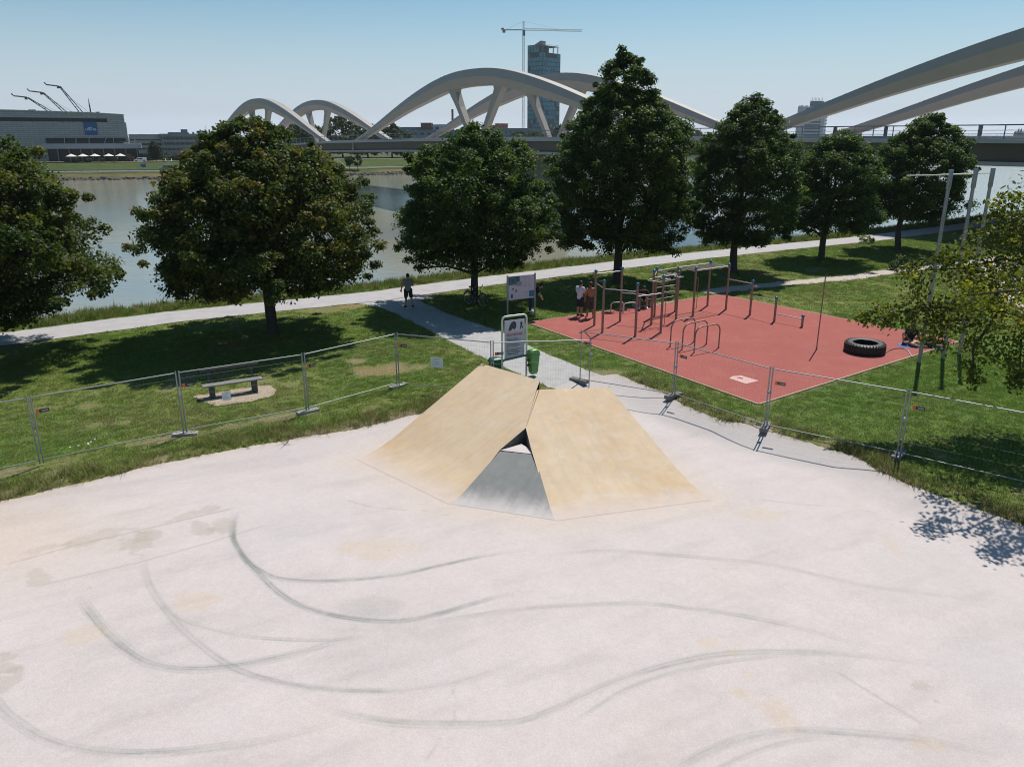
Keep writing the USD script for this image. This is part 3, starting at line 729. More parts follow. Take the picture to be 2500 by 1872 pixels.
scatter('grass', 'short mown grass on the lawn', q, hgt(q[:, 0], q[:, 1]) - 0.012, (0.8 + 0.5 * rng.random(len(q))) * np.where(q[:, 1] > 34, 1.35, 1.0), ['blade_look', 'blade_look', 'olive_blade_look', 'dry_blade_look'], 6, (16, 0.05, 0.13, 0.9, 0.006),
        which=np.clip(np.floor((fb(q[:, 0], q[:, 1], 0.25, 1) * 0.55 + fb(q[:, 0], q[:, 1], 1.1, 4) * 0.45 - 0.30) / 0.105 + rng.normal(size=len(q)) * 0.75), 0, 3))
# long grass: verge of the skate floor, river bank, fence feet
def band(n, box, fn, keep):
    p = np.stack([rng.uniform(box[0], box[1], n), rng.uniform(box[2], box[3], n)], 1)
    p = p[fn(p)]
    return p[~shapely.contains_xy(hard, p[:, 0], p[:, 1])]
g1 = band(40000, (-17, 0, 14, 27), lambda p: (sdist(slab_poly, p[:, 0], p[:, 1]) > -1.0 * (0.5 + fb(p[:, 0], p[:, 1], 0.8, 3))) & (fb(p[:, 0], p[:, 1], 0.9, 9) > 0.46 + 0.1 * rng.normal(size=len(p))), 1)
g2 = band(40000, (4, 16, 13, 28), lambda p: (sdist(slab_poly, p[:, 0], p[:, 1]) > -0.9 * (0.4 + fb(p[:, 0], p[:, 1], 0.8, 3))) & (fb(p[:, 0], p[:, 1], 0.9, 9) > 0.50 + 0.1 * rng.normal(size=len(p))), 1)
g3 = band(150000, (-30, 70, 25, 105), lambda p: (shapely.distance(shapely.points(p[:, 0], p[:, 1]), path_poly) < 3.4) & (-sdist(land, p[:, 0], p[:, 1]) > -1.55), 1)
g3 = g3[(np.abs(g3[:, 0]) < 0.72 * g3[:, 1] + 1)]
q = np.vstack([g1, g2]); s = 0.3 + 0.75 * rng.random(len(q)) ** 1.5 * (0.4 + 1.2 * fb(q[:, 0], q[:, 1], 0.6, 33))
s *= np.where(rng.random(len(q)) > 0.93, 1.6, 1.0)
scatter('long_grass', 'long rough grass along the edge of the skate floor', q, hgt(q[:, 0], q[:, 1]) - 0.01, s, ['long_blade_look', 'long_blade_look', 'olive_blade_look', 'dry_blade_look'], 7, (11, 0.20, 0.13, 1.1, 0.006))
s = (0.6 + 0.8 * rng.random(len(g3))) * (0.5 + fb(g3[:, 0], g3[:, 1], 0.5, 21)); s *= np.where(rng.random(len(g3)) > 0.985, 2.0, 1.0)
scatter('bank_grass', 'tall green grass and weeds on the near river bank', g3, hgt(g3[:, 0], g3[:, 1]) - 0.01, s, ['long_blade_look'] * 3, 8, (12, 0.30, 0.14, 0.6, 0.009))
# stones along the far waterline
rng = np.random.default_rng(12)
m = trimesh.creation.icosphere(1, 1.0)
inst = UsdGeom.PointInstancer.Define(stage, '/World/riprap')
tag(inst.GetPrim(), 'dark rough stones along the waterline of the far bank', 'stones', None, 'stuff')
vv = m.vertices * (0.75 + 0.5 * rng.random((len(m.vertices), 1))) * [1, 0.8, 0.55]
pr = obj('stone', (vv, m.faces), 'dark_stone_look', inst.GetPrim())
inst.CreatePrototypesRel().AddTarget(pr.GetPath())
n = 1500
s = rng.uniform(2380, 2760, n); c = np.array([np.array(ln.interpolate(t).coords[0]) for t in s]); nn = nm[cKDTree(seg).query(c)[1]]
off = rng.uniform(-0.3, 1.7, n); p = c + nn * off[:, None]
inst.CreateProtoIndicesAttr(Vt.IntArray.FromNumpy(np.zeros(n, np.int32)))
inst.CreatePositionsAttr(Vt.Vec3fArray.FromNumpy(np.column_stack([p, -4.05 + off * 0.5]).astype(np.float32)))
inst.CreateOrientationsAttr(Vt.QuathArray([Gf.Quath(float(np.cos(t)), 0, 0, float(np.sin(t))) for t in rng.random(n) * 3]))
inst.CreateScalesAttr(Vt.Vec3fArray.FromNumpy((rng.uniform(0.2, 0.65, n)[:, None] * [1, 1, 1]).astype(np.float32)))
# ------------------------------------------------------------------ bridge
BP, BD = np.array([-37.1, 183.0]), np.array([64.8, -88.8])
BU = BD / np.linalg.norm(BD); BN = np.array([0.8076, 0.589])
DS = [-1.9, -1.35, -1.27, -0.9, -0.287, -0.042, 0.3, 0.571, 1.08, 1.5, 2.3]
DZ = [-0.3, 1.5, 1.95, 4.5, 6.44, 7.25, 7.9, 8.14, 8.3, 8.35, 8.35]
def bpt(s, off, z):
    p = BP + BD * s + BN * off
    return np.array([p[0], p[1], z])
def deck_z(s):
    return float(np.interp(s, DS, DZ))
bridge = thing('arch_bridge', 'long pale arch bridge with paired wave-shaped arches crossing the river', 'bridge', (0, 0, 0))
def bridge_strip(name, mat, sec, s0=-1.9, s1=2.3, n=100):
    """sec: closed outline of (offset, height above deck); swept along the bridge"""
    ss = np.linspace(s0, s1, n); m = len(sec)
    v = np.vstack([[bpt(s, o, deck_z(s) + h) for o, h in sec] for s in ss])
    f = []
    for i in range(n - 1):
        for j in range(m):
            a, b = i * m + j, i * m + (j + 1) % m
            f += [(a, b + m, b), (a, a + m, b + m)]
    for k in range(1, m - 1):
        f += [(0, k, k + 1), ((n - 1) * m, (n - 1) * m + k + 1, (n - 1) * m + k)]
    return obj(name, (v, np.array(f)), mat, bridge)
bridge_strip('deck', 'flange_look', [(-5.0, 0.0), (22.2, 0.0), (22.2, -0.32), (-5.0, -0.32)])
bridge_strip('girder', 'girder_look', [(-4.1, -0.32), (21.3, -0.32), (20.6, -1.85), (-3.4, -1.85)])
bridge_strip('bottom_flange', 'flange_look', [(-3.9, -1.85), (-1.6, -1.85), (-1.6, -2.2), (-3.9, -2.2)])
bridge_strip('bottom_flange', 'flange_look', [(18.8, -1.85), (21.1, -1.85), (21.1, -2.2), (18.8, -2.2)])
bridge_strip('kerb', 'flange_look', [(-1.9, 0.0), (-1.6, 0.0), (-1.6, 0.28), (-1.9, 0.28)])
bridge_strip('kerb', 'flange_look', [(18.8, 0.0), (19.1, 0.0), (19.1, 0.28), (18.8, 0.28)])
bridge_strip('roadway', 'asphalt_look', [(1.9, 0.004), (15.3, 0.004), (15.3, 0.03), (1.9, 0.03)])
PR_D = [0, .05, .1, .15, .2, .25, .3, .35, .4, .44, .47]
PR_T = [19.4, 19.25, 18.5, 17.3, 15.85, 14.2, 12.4, 10.6, 8.9, 7.7, 6.8]
PR_B = [16.65, 16.5, 15.6, 14.4, 13.25, 11.95, 10.5, 9.1, 7.8, 6.9, 6.2]
def arch_mesh(center, off, drop, slim=1.0):
    sec_n = 60
    t = np.linspace(-0.46, 0.46, sec_n)
    ker = np.ones(5) / 5
    v = []
    for q in t:
        zt, zb = np.interp(abs(q), PR_D, PR_T) - drop, np.interp(abs(q), PR_D, PR_B) - drop
        dep = (zt - zb) * (slim + (1 - slim) * np.clip(1 - abs(q) / 0.3, 0, 1)); zb = zt - dep
        w = 1.0 + 1.3 * np.clip(dep / 2.75, 0, 1)
        s = center + q
        # faceted box: the faces bulge out below the top edge
        for o, h in ((-w * 0.42, 1.0), (w * 0.42, 1.0), (w * 0.62, 0.52), (w * 0.30, 0.0), (-w * 0.30, 0.0), (-w * 0.62, 0.52)):
            v.append(bpt(s, off + o, zb + dep * h))
    m = 6
    v = np.array(v).reshape(sec_n, m, 3)
    for _ in range(3):
        v[1:-1] = (v[:-2] + 2 * v[1:-1] + v[2:]) / 4
    v = v.reshape(-1, 3)
    f = []
    for i in range(sec_n - 1):
        for j in range(m):
            a, b = i * m + j, i * m + (j + 1) % m
            f += [(a, b, b + m), (a, b + m, a + m)]
    return v, np.array(f)
for ci, (center, drop) in enumerate(((-0.52, 0.85), (0.48, 0.0), (1.40, 0.0))):
    for off in (0.0, 17.2):
        obj('arch', arch_mesh(center, off, drop, 0.74 if center > 1 else 0.84), 'bridge_look', bridge, smooth=22)
        for dr in (-1, 1):
            mb = MB()
            lo, hi = center + dr * 0.012, center + dr * 0.072
            zl, zh = deck_z(center) - 0.3, 17.3 - drop
            def ring(s, z, hw, wo):
                return [bpt(s - hw, off - wo, z), bpt(s + hw, off - wo, z), bpt(s + hw, off + wo, z), bpt(s - hw, off + wo, z)]
            st = [(0.0, 0.0042, 0.5), (0.6, 0.0062, 0.55), (0.86, 0.0095, 0.6), (1.0, 0.022, 0.65)]
            for (a0, w0, o0), (a1, w1, o1) in zip(st, st[1:]):
                mb.hexa(ring(lo + (hi - lo) * a0, zl + (zh - zl) * a0, w0, o0), ring(lo + (hi - lo) * a1, zl + (zh - zl) * a1, w1, o1))
            obj('strut', mb, 'bridge_look', bridge, smooth=25)
for s, zb in ((-0.52, -4.5), (0.48, -6.5), (1.40, -1.0)):
    mb = MB()
    q = lambda z, a, w: [bpt(s - a, 8.6 - w, z), bpt(s + a, 8.6 - w, z), bpt(s + a, 8.6 + w, z), bpt(s - a, 8.6 + w, z)]
    mb.hexa(q(zb, 0.026, 11.0), q(-2.2, 0.026, 11.0))
    mb.hexa(q(-2.2, 0.017, 10.4), q(deck_z(s) - 1.8, 0.017, 11.2))
    obj('pier', mb, 'pier_look', bridge)
mb = MB()
mb.hexa([bpt(-1.5, -4.4, -3.2), bpt(-1.14, -4.4, -3.2), bpt(-1.14, 21.6, -3.2), bpt(-1.5, 21.6, -3.2)], [bpt(-1.5, -4.4, 0.6), bpt(-1.2, -4.4, 0.6), bpt(-1.2, 21.6, 0.6), bpt(-1.5, 21.6, 0.6)])
obj('abutment', mb, 'pier_look', bridge)
# railing along the near edge: posts, hand rail, two lower rails
posts = np.concatenate([np.arange(-1.25, 0.9, 0.022), np.arange(0.9, 1.75, 0.0175)])
for s in posts:
    mb = MB(); z = deck_z(s)
    mb.bar(bpt(s, -4.85, z), bpt(s, -4.85, z + 1.12), 0.07, 0.07)
    obj('railing_post', mb, 'railing_look', bridge)
ss = np.linspace(-1.3, 1.8, 80)
for name, hgt_, r in (('hand_rail', 1.15, 0.055), ('lower_rail', 0.42, 0.03), ('lower_rail', 0.72, 0.02)):
    obj(name, MB().tube([bpt(s, -4.85, deck_z(s) + hgt_) for s in ss], r, 6), 'railing_look', bridge)
for s in (0.99, 1.02, 1.105, 1.155, 1.235, 1.275, 1.33):
    mb = MB(); z = deck_z(s)
    mb.bar(bpt(s, -1.2, z), bpt(s, -1.2, z + (1.25 if s < 1.25 else 1.0)), 0.28, 0.22)
    obj('light_bollard', mb, 'girder_look', bridge)
mb = MB(); s = -0.33
mb.bar(bpt(s, -4.15, deck_z(s) - 1.4), bpt(s, -4.15, deck_z(s) - 0.5), 0.5, 0.12)
obj('orange_marker', mb, 'orange_plate_look', bridge)
for s in (0.10, 0.55):
    mb = MB(); mb.bar(bpt(s, -4.05, deck_z(s) - 2.0), bpt(s, -4.05, deck_z(s) - 0.32), 0.35, 0.3)
    obj('drain_pipe', mb, 'flange_look', bridge)

# ------------------------------------------------------------------ trees
def crown(rng, prof, z0, z1, rmax, n_cl, per, leaf, cols, tip, cx=0.0, lump=0.30, lean=(0, 0), cl=(0.30, 0.62), core=True, sx=1.0):
    """leaf quads in clumps; prof(t) gives the crown's radius (0..1) at height fraction t"""
    cen, rad, tone = [], [], []
    sx0 = rng.random() * 50
    tries = 0
    while len(cen) < n_cl:
        tries += 1
        t = rng.random()
        pr = prof(t)
        if rng.random() > pr + 0.06:
            continue
        a = rng.random() * 2 * np.pi
        lum = 1 + lump * (meshkit.fbm(np.array([[math.cos(a) * 2.2 + 5 + sx0, math.sin(a) * 2.2 + 7, t * 5.0]]), 3, 7)[0] - 0.5) * 2
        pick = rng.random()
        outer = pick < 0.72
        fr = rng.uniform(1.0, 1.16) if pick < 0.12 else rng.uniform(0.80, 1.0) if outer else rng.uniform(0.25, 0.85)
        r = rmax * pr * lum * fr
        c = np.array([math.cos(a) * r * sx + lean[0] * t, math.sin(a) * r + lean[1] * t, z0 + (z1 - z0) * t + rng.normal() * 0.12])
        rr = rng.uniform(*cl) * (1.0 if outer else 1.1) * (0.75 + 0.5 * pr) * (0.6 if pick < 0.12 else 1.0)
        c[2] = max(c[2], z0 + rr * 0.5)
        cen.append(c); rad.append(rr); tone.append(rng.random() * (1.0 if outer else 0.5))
    cen, rad, tone = np.array(cen), np.array(rad), np.array(tone)
    n = n_cl * per
    ci = np.repeat(np.arange(n_cl), per)
    d = rng.normal(size=(n, 3)); d /= np.linalg.norm(d, axis=1, keepdims=True)
    flip = (d[:, 2] < -0.2) & (rng.random(n) < 0.6); d[flip, 2] *= -1
    q = rng.uniform(0.35, 1.08, n)[:, None]
    p = cen[ci] + d * (rad[ci][:, None] * q) * [1, 1, 0.78]
    # leaf plane: mostly facing out and up, hanging a little
    nr = d * 0.5 + np.array([0, 0, 0.65]) + rng.normal(size=(n, 3)) * 0.55
    nr /= np.linalg.norm(nr, axis=1, keepdims=True)
    ax = np.cross(nr, rng.normal(size=(n, 3))); ax /= np.linalg.norm(ax, axis=1, keepdims=True)
    bx = np.cross(nr, ax)
    s = leaf * rng.uniform(0.65, 1.25, n)[:, None]
    v = np.stack([p - ax * s * 0.62, p + bx * s * 0.42 - nr * s * 0.10, p + ax * s * 0.62, p - bx * s * 0.42 - nr * s * 0.10], 1).reshape(-1, 3)
    i = np.arange(n) * 4
    f = np.vstack([np.stack([i, i + 1, i + 2], 1), np.stack([i, i + 2, i + 3], 1)])
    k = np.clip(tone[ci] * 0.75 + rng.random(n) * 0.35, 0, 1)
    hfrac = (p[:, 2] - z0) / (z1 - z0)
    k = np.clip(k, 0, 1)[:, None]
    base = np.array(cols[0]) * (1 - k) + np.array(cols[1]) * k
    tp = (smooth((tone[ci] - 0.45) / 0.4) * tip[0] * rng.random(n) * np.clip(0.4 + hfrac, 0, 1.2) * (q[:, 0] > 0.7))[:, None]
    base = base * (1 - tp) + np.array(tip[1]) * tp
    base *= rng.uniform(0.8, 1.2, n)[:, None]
    return v, f, np.repeat(base, 4, 0), cen

def tree(name, label, loc, prof, z0, z1, rmax, trunk_r, seed, cols, tip, n_cl=420, per=150, leaf=0.125, lean=(0, 0), look='leaf_look', lump=0.45, cat='tree', group=None, cl=(0.28, 0.58), limbs=9, sx=1.0):
    rng = np.random.default_rng(seed)
    t = thing(name, label, cat, loc, 0, group)
    v, f, tint, cen = crown(rng, prof, z0, z1, rmax, n_cl, per, leaf, cols, tip, lean=lean, lump=lump, cl=cl, sx=sx)
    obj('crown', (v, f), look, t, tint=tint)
    top = z0 + (z1 - z0) * 0.72
    zz = np.array([-0.15, 0.0, 0.35, z0 * 0.6 + 0.2, z0 + 0.8, (z0 + top) / 2, top])
    w = np.array([1.5, 1.35, 1.05, 0.95, 0.85, 0.5, 0.12]) * trunk_r
    off = np.cumsum(rng.normal(size=(len(zz), 2)) * 0.03, 0); off[:3] = 0
    obj('trunk', MB().tube(np.column_stack([off + np.outer(np.clip((zz - z0) / (z1 - z0), 0, 1), lean), zz]), w, 10), 'bark_look', t, smooth=True)
    order = rng.permutation(len(cen))
    for k in range(limbs):
        c = cen[order[k]]
        zb = z0 + 0.2 + (k / max(limbs, 1)) * (top - z0) * 0.6
        zb = min(zb, c[2] - 0.2) if c[2] > z0 + 0.8 else z0 * 0.8
        b0 = np.array([0, 0, max(zb, z0 * 0.7)])
        mid = (b0 + c) / 2 + np.array([0, 0, 0.25])
        obj('limb', MB().tube([b0, mid, c], [trunk_r * 0.45, trunk_r * 0.28, trunk_r * 0.08], 6), 'bark_look', t, smooth=True)
    return t

def dome(peak=0.30, bot=0.55, top_pow=0.6):
    """rounded park-tree outline: widest at t = peak"""
    def f(t):
        if t < peak:
            return bot + (1 - bot) * math.sin(t / peak * math.pi / 2)
        u = (t - peak) / (1 - peak)
        return max(0.0, (1 - u ** 1.9)) ** top_pow
    return f
def spire(t):
    x = [0, .1, .25, .45, .58, .66, .74, .84, .93, 1.0]
    y = [.70, .95, 1.0, .97, .86, .66, .42, .34, .20, .04]
    return float(np.interp(t, x, y))
def egg(t):
    return float(np.interp(t, [0, .12, .3, .5, .65, .78, .9, 1.0], [.45, .85, 1.0, .92, .68, .42, .30, .05]))
GREEN = ((0.020, 0.046, 0.010), (0.072, 0.118, 0.022))
BROWNISH = ((0.024, 0.046, 0.010), (0.088, 0.112, 0.024))
T_GREEN = (0.35, (0.13, 0.12, 0.03)); T_BROWN = (0.85, (0.21, 0.13, 0.03))
row = 'maples in a row along the riverside path'
def table(*tr):
    tt, rr = zip(*tr)
    return lambda t: float(np.interp(t, tt, rr))
PB = table((0, .62), (.1, .93), (.2, 1.0), (.38, .95), (.64, .81), (.77, .60), (.9, .38), (1, .06))
PA = table((0, .62), (.1, .93), (.2, 1.0), (.45, .97), (.64, .86), (.8, .66), (.9, .47), (1, .06))
PC = table((0, .55), (.13, .85), (.33, 1.0), (.6, .88), (.8, .66), (.93, .38), (1, .06))
PD = table((0, .62), (.14, .94), (.31, 1.0), (.54, .93), (.67, .70), (.74, .46), (.82, .36), (.90, .29), (.95, .17), (1, .04))
PE = table((0, .6), (.17, .98), (.41, 1.0), (.65, .86), (.8, .58), (.92, .33), (1, .05))
PF = table((0, .75), (.15, 1.0), (.5, .93), (.75, .72), (.92, .32), (1, .05))
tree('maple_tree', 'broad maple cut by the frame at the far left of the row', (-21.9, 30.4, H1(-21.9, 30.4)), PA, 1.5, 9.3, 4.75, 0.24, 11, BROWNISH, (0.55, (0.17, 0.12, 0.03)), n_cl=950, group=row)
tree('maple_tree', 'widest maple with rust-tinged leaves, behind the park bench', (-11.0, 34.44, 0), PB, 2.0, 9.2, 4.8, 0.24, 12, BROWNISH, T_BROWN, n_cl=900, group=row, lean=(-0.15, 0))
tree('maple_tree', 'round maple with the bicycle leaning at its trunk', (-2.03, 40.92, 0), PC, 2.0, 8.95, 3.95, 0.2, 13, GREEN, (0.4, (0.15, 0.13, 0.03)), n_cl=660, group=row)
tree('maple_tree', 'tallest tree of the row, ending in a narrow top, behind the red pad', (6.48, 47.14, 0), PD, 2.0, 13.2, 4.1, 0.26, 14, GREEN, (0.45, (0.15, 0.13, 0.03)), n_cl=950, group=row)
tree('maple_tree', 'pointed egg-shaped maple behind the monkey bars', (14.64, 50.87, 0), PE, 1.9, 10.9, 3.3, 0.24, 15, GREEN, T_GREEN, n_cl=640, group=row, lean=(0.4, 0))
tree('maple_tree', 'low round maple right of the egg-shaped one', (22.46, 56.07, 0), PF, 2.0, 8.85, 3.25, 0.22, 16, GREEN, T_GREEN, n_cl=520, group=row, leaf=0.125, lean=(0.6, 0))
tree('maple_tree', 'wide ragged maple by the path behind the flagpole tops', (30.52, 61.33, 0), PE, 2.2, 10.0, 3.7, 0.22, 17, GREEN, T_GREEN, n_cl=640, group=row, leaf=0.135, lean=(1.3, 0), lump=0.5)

# young oak at the right, its near branches reaching into the frame
rng = np.random.default_rng(31)
oak = thing('oak_tree', 'young oak with yellowing leaves hanging in from the right edge', 'tree', (18.2, 21.6, 0))
R0 = np.array([18.2, 21.6, 0.0])
lobes = [(10.6, 22.6, 3.35, .20), (11.0, 22.5, 3.55, .26), (11.5, 22.5, 3.75, .34), (11.25, 22.6, 3.25, .16), (12.1, 22.5, 3.8, .5), (12.7, 22.3, 3.6, .62), (12.1, 22.9, 4.7, .40), (12.8, 22.7, 4.9, .5), (13.2, 22.4, 3.2, .7), (13.9, 22.3, 3.9, .8), (13.5, 22.6, 4.7, .7),
         (14.6, 22.4, 4.8, .85), (14.0, 22.8, 5.6, .6), (14.6, 22.6, 6.1, .6), (14.9, 22.5, 6.8, .55), (14.3, 23.0, 6.5, .38), (15.6, 22.2, 5.6, .95), (15.5, 22.0, 3.8, .95), (14.9, 22.0, 2.9, .75), (13.7, 22.1, 2.5, .42), (13.85, 22.1, 1.95, .30), (13.9, 22.1, 1.55, .2),
         (15.1, 22.0, 2.1, .42), (15.2, 22.0, 1.6, .30), (15.35, 22.0, 1.75, .2), (16.6, 21.8, 4.6, 1.2), (16.8, 21.4, 6.4, 1.2), (17.4, 20.6, 5.0, 1.3), (18.4, 21.8, 7.2, 1.3), (18.6, 20.2, 5.6, 1.3), (19.6, 22.4, 5.4, 1.4), (16.6, 20.0, 3.9, 1.0), (15.9, 19.2, 3.6, .7),
         (16.4, 18.6, 4.6, .9), (17.8, 18.4, 5.4, 1.2), (15.3, 18.9, 3.9, .55), (15.0, 19.3, 4.3, .5), (14.5, 20.4, 3.6, .5), (16.0, 20.8, 5.8, .9), (15.2, 20.6, 4.9, .75), (19.8, 20.2, 6.6, 1.3), (17.6, 23.4, 6.4, 1.2), (16.2, 23.2, 5.2, 1.0), (15.4, 23.4, 4.6, .8), (11.9, 22.6, 3.15, .24), (12.6, 22.4, 2.75, .3),
         (12.75, 18.5, 5.1, .35), (13.4, 19.2, 6.0, .5), (13.1, 18.0, 4.4, .3), (13.7, 18.7, 4.8, .5), (14.2, 17.9, 5.5, .5), (13.7, 17.2, 5.0, .35), (14.6, 17.0, 5.2, .5), (13.0, 17.4, 5.8, .25),
         (11.6, 19.3, 5.0, .36), (12.2, 18.9, 4.7, .45), (12.5, 18.3, 5.3, .36), (11.9, 19.8, 4.3, .36), (12.9, 19.9, 5.2, .55), (12.2, 17.9, 4.6, .26), (13.0, 20.6, 4.2, .5), (11.3, 18.7, 4.6, .2)]
vs, fs, ts, nb = [], [], [], 0
for (lx, ly, lz, lr) in lobes:
    n = int((820 if ly > 20.3 else 430) * lr ** 1.65) + 55
    k = max(3, int(12 * lr))
    sub = np.array([lx, ly, lz]) + rng.normal(size=(k, 3)) * lr * 0.55 * [1, 1, 0.8]
    ci = rng.integers(0, k, n)
    p = sub[ci] + rng.normal(size=(n, 3)) * np.array([1, 1, 0.8]) * (0.10 + 0.22 * lr)
    nr = rng.normal(size=(n, 3)) * 0.7 + [0, 0, 0.7]; nr /= np.linalg.norm(nr, axis=1, keepdims=True)
    ax = np.cross(nr, rng.normal(size=(n, 3))); ax /= np.linalg.norm(ax, axis=1, keepdims=True); bx = np.cross(nr, ax)
    s = rng.uniform(0.045, 0.09, n)[:, None]
    v = np.stack([p - ax * s, p - ax * s * .2 + bx * s * 0.5 - nr * s * .12, p + ax * s * .5 + bx * s * 0.36, p + ax * s, p + ax * s * .5 - bx * s * .36, p - ax * s * .2 - bx * s * 0.5 - nr * s * .12], 1).reshape(-1, 3)
    i = np.arange(n) * 6 + nb
    fs.append(np.vstack([np.stack([i, i + a, i + a + 1], 1) for a in (1, 2, 3, 4)]))
    tone = rng.random(k)[ci]
    yel = smooth((tone - 0.72) / 0.3) * (lz > 2.8) * (0.35 + 0.65 * rng.random(n))
    col = np.array([0.05, 0.068, 0.016]) * (1 - tone[:, None]) + np.array([0.115, 0.16, 0.03]) * tone[:, None]
    col = col * (1 - yel[:, None]) + np.array([0.27, 0.24, 0.04]) * yel[:, None]
    vs.append(v - R0); ts.append(np.repeat(col * rng.uniform(0.8, 1.25, n)[:, None], 6, 0)); nb += len(v)
obj('crown', (np.vstack(vs), np.vstack(fs)), 'oak_leaf_look', oak, tint=np.vstack(ts))
obj('trunk', MB().tube(np.array([(18.2, 21.6, -0.2), (18.2, 21.6, 0.2), (18.15, 21.6, 2.2), (18.3, 21.5, 4.4), (18.4, 21.5, 6.8)]) - R0, [0.22, 0.17, 0.14, 0.10, 0.03], 10), 'bark_look', oak, smooth=True)
for pts in ([(18.2, 21.6, 2.6), (16.4, 22.0, 3.3), (14.0, 22.3, 3.75), (12.2, 22.5, 3.75), (10.5, 22.6, 3.3)], [(18.25, 21.6, 3.2), (16.4, 22.1, 4.4), (14.4, 22.5, 5.2), (13.4, 22.6, 4.9), (12.1, 22.8, 4.8)],
            [(18.2, 21.6, 3.9), (16.4, 22.2, 5.6), (14.9, 22.5, 6.6)], [(16.0, 22.0, 3.4), (15.0, 22.0, 2.9), (15.2, 22.0, 1.7)], [(14.4, 22.3, 3.7), (13.7, 22.1, 2.6), (13.9, 22.1, 1.5)],
            [(18.2, 21.6, 2.9), (17.0, 20.0, 4.0), (15.2, 19.0, 3.9)], [(18.2, 21.6, 4.2), (18.0, 19.8, 5.4), (17.2, 18.4, 5.2)], [(17.0, 20.0, 4.2), (15.0, 18.6, 5.0), (13.4, 18.0, 5.0)], [(16.0, 20.6, 4.2), (14.0, 19.6, 4.9), (12.2, 19.0, 4.9), (11.4, 19.0, 4.8)], [(18.3, 21.5, 4.5), (19.4, 21.6, 5.6), (20.0, 21.0, 6.4)]):
    pts = np.array(pts) - R0
    obj('limb', MB().tube(pts, np.linspace(0.06, 0.012, len(pts)), 6), 'bark_look', oak, smooth=True)
# ------------------------------------------------------------------ skate ramps
def prof_f(u, a=0.3):
    k = 1 / (1 - a / 2)
    u = np.clip(u, -0.05, 1.2)
    return np.where(u < 0, 0, np.where(u < a, k * u * u / (2 * a), k * (u - a / 2)))

def ramp(name, label, toeA, toeB, run, poly, rise, tint_fn, walls, seed):
    toeA, toeB = np.array(toeA), np.array(toeB)
    t = (toeB - toeA) / np.linalg.norm(toeB - toeA)
    n = np.array([-t[1], t[0]])
    if n @ (np.array(poly[-1]) - toeA) < 0 and n @ (np.array(poly[3]) - toeA) < 0:
        n = -n
    def zf(x, y):
        u = ((np.asarray(x) - toeA[0]) * n[0] + (np.asarray(y) - toeA[1]) * n[1]) / run
        return SLAB_Z + 0.010 + rise * prof_f(u)
    th = thing(name, label, 'ramp', (toeA[0], toeA[1], 0), 0, None)
    v, f = sheet(Polygon(poly), 0.06, zf, seed=seed)
    u = ((v[:, 0] - toeA[0]) * n[0] + (v[:, 1] - toeA[1]) * n[1]) / run
    w = (v[:, 0] - toeA[0]) * t[0] + (v[:, 1] - toeA[1]) * t[1]
    obj('riding_surface', (v - [toeA[0], toeA[1], 0], f), 'ramp_look', th, smooth=40, tint=tint_fn(v[:, 0], v[:, 1], u, w))
    for a, b in walls:
        a, b = np.array(a), np.array(b)
        s = np.linspace(0, 1, 14)[:, None]
        p = a + (b - a) * s
        zt = zf(p[:, 0], p[:, 1]) - 0.004
        m = len(p)
        vv = np.vstack([np.column_stack([p, np.full(m, SLAB_Z - 0.25)]), np.column_stack([p, zt])]) - [toeA[0], toeA[1], 0]
        ff = [(i, i + 1, m + i + 1) for i in range(m - 1)] + [(i, m + i + 1, m + i) for i in range(m - 1)]
        obj('side_wall', (vv, np.array(ff)), 'dark_concrete_look', th)
    return th, zf

def tan_tint(seed, pale):
    def fn(x, y, u, w):
        n1, n2, n3 = fb(x, y, 0.7, seed), fb(x, y, 3.0, seed + 1, 5), fb(w * 9, u * 5, 1.1, seed + 2, 5)
        a, b = np.array([0.54, 0.415, 0.28]), np.array([0.49, 0.345, 0.205])
        c = np.array([0.56, 0.48, 0.40])
        k = smooth((n1 - 0.35) / 0.35)[:, None]
        col = b * k * 0.75 + a * (1 - k * 0.75)
        k = smooth((n2 - 0.45) / 0.35)[:, None] * pale * 0.7
        col = col * (1 - k) + c * k
        k = (smooth((n3 - 0.42) / 0.25) * 0.22)[:, None]
        col = col * (1 - k) + np.array([0.36, 0.30, 0.22]) * k
        # wheels have rubbed the foot back to pale concrete
        k = (smooth((0.20 - u + (n2 - 0.5) * 0.14) / 0.2) * 0.8)[:, None]
        col = col * (1 - k) + np.array([0.50, 0.43, 0.395]) * k
        k = (smooth((n2 - 0.62) / 0.12) * smooth((n1 - 0.45) / 0.2) * 0.35)[:, None]
        return col * (1 - k) + np.array([0.40, 0.26, 0.12]) * k
    return fn
def grey_tint(x, y, u, w):
    n1, n2, n3 = fb(x, y, 1.2, 61), fb(x, y, 4.0, 62, 5), fb(w * 14, u * 2.5, 1.0, 63, 5)
    col = np.repeat(np.array([[0.185, 0.19, 0.185]]), len(x), 0) * (0.85 + 0.3 * n2)[:, None]
    k = (smooth((n3 - 0.48) / 0.2) * 0.35)[:, None]
    col = col * (1 - k) + np.array([0.13, 0.135, 0.135]) * k
    k = (smooth((0.42 - u + (n2 - 0.5) * 0.15 + (n3 - 0.5) * 0.3) / 0.42) * 0.9)[:, None]
    return col * (1 - k) + np.array([0.47, 0.43, 0.42]) * k
NT, XT = (0.40, 20.72), (0.76, 22.66)
Lp = [(-4.47, 20.45), (-1.58, 17.61), (-0.33, 19.93), NT, XT, (0.88, 23.16), (-1.03, 25.05)]
Rp = [(1.05, 16.74), (5.1, 17.86), (3.06, 23.15), (0.80, 22.74), XT, NT, (0.53, 19.80)]
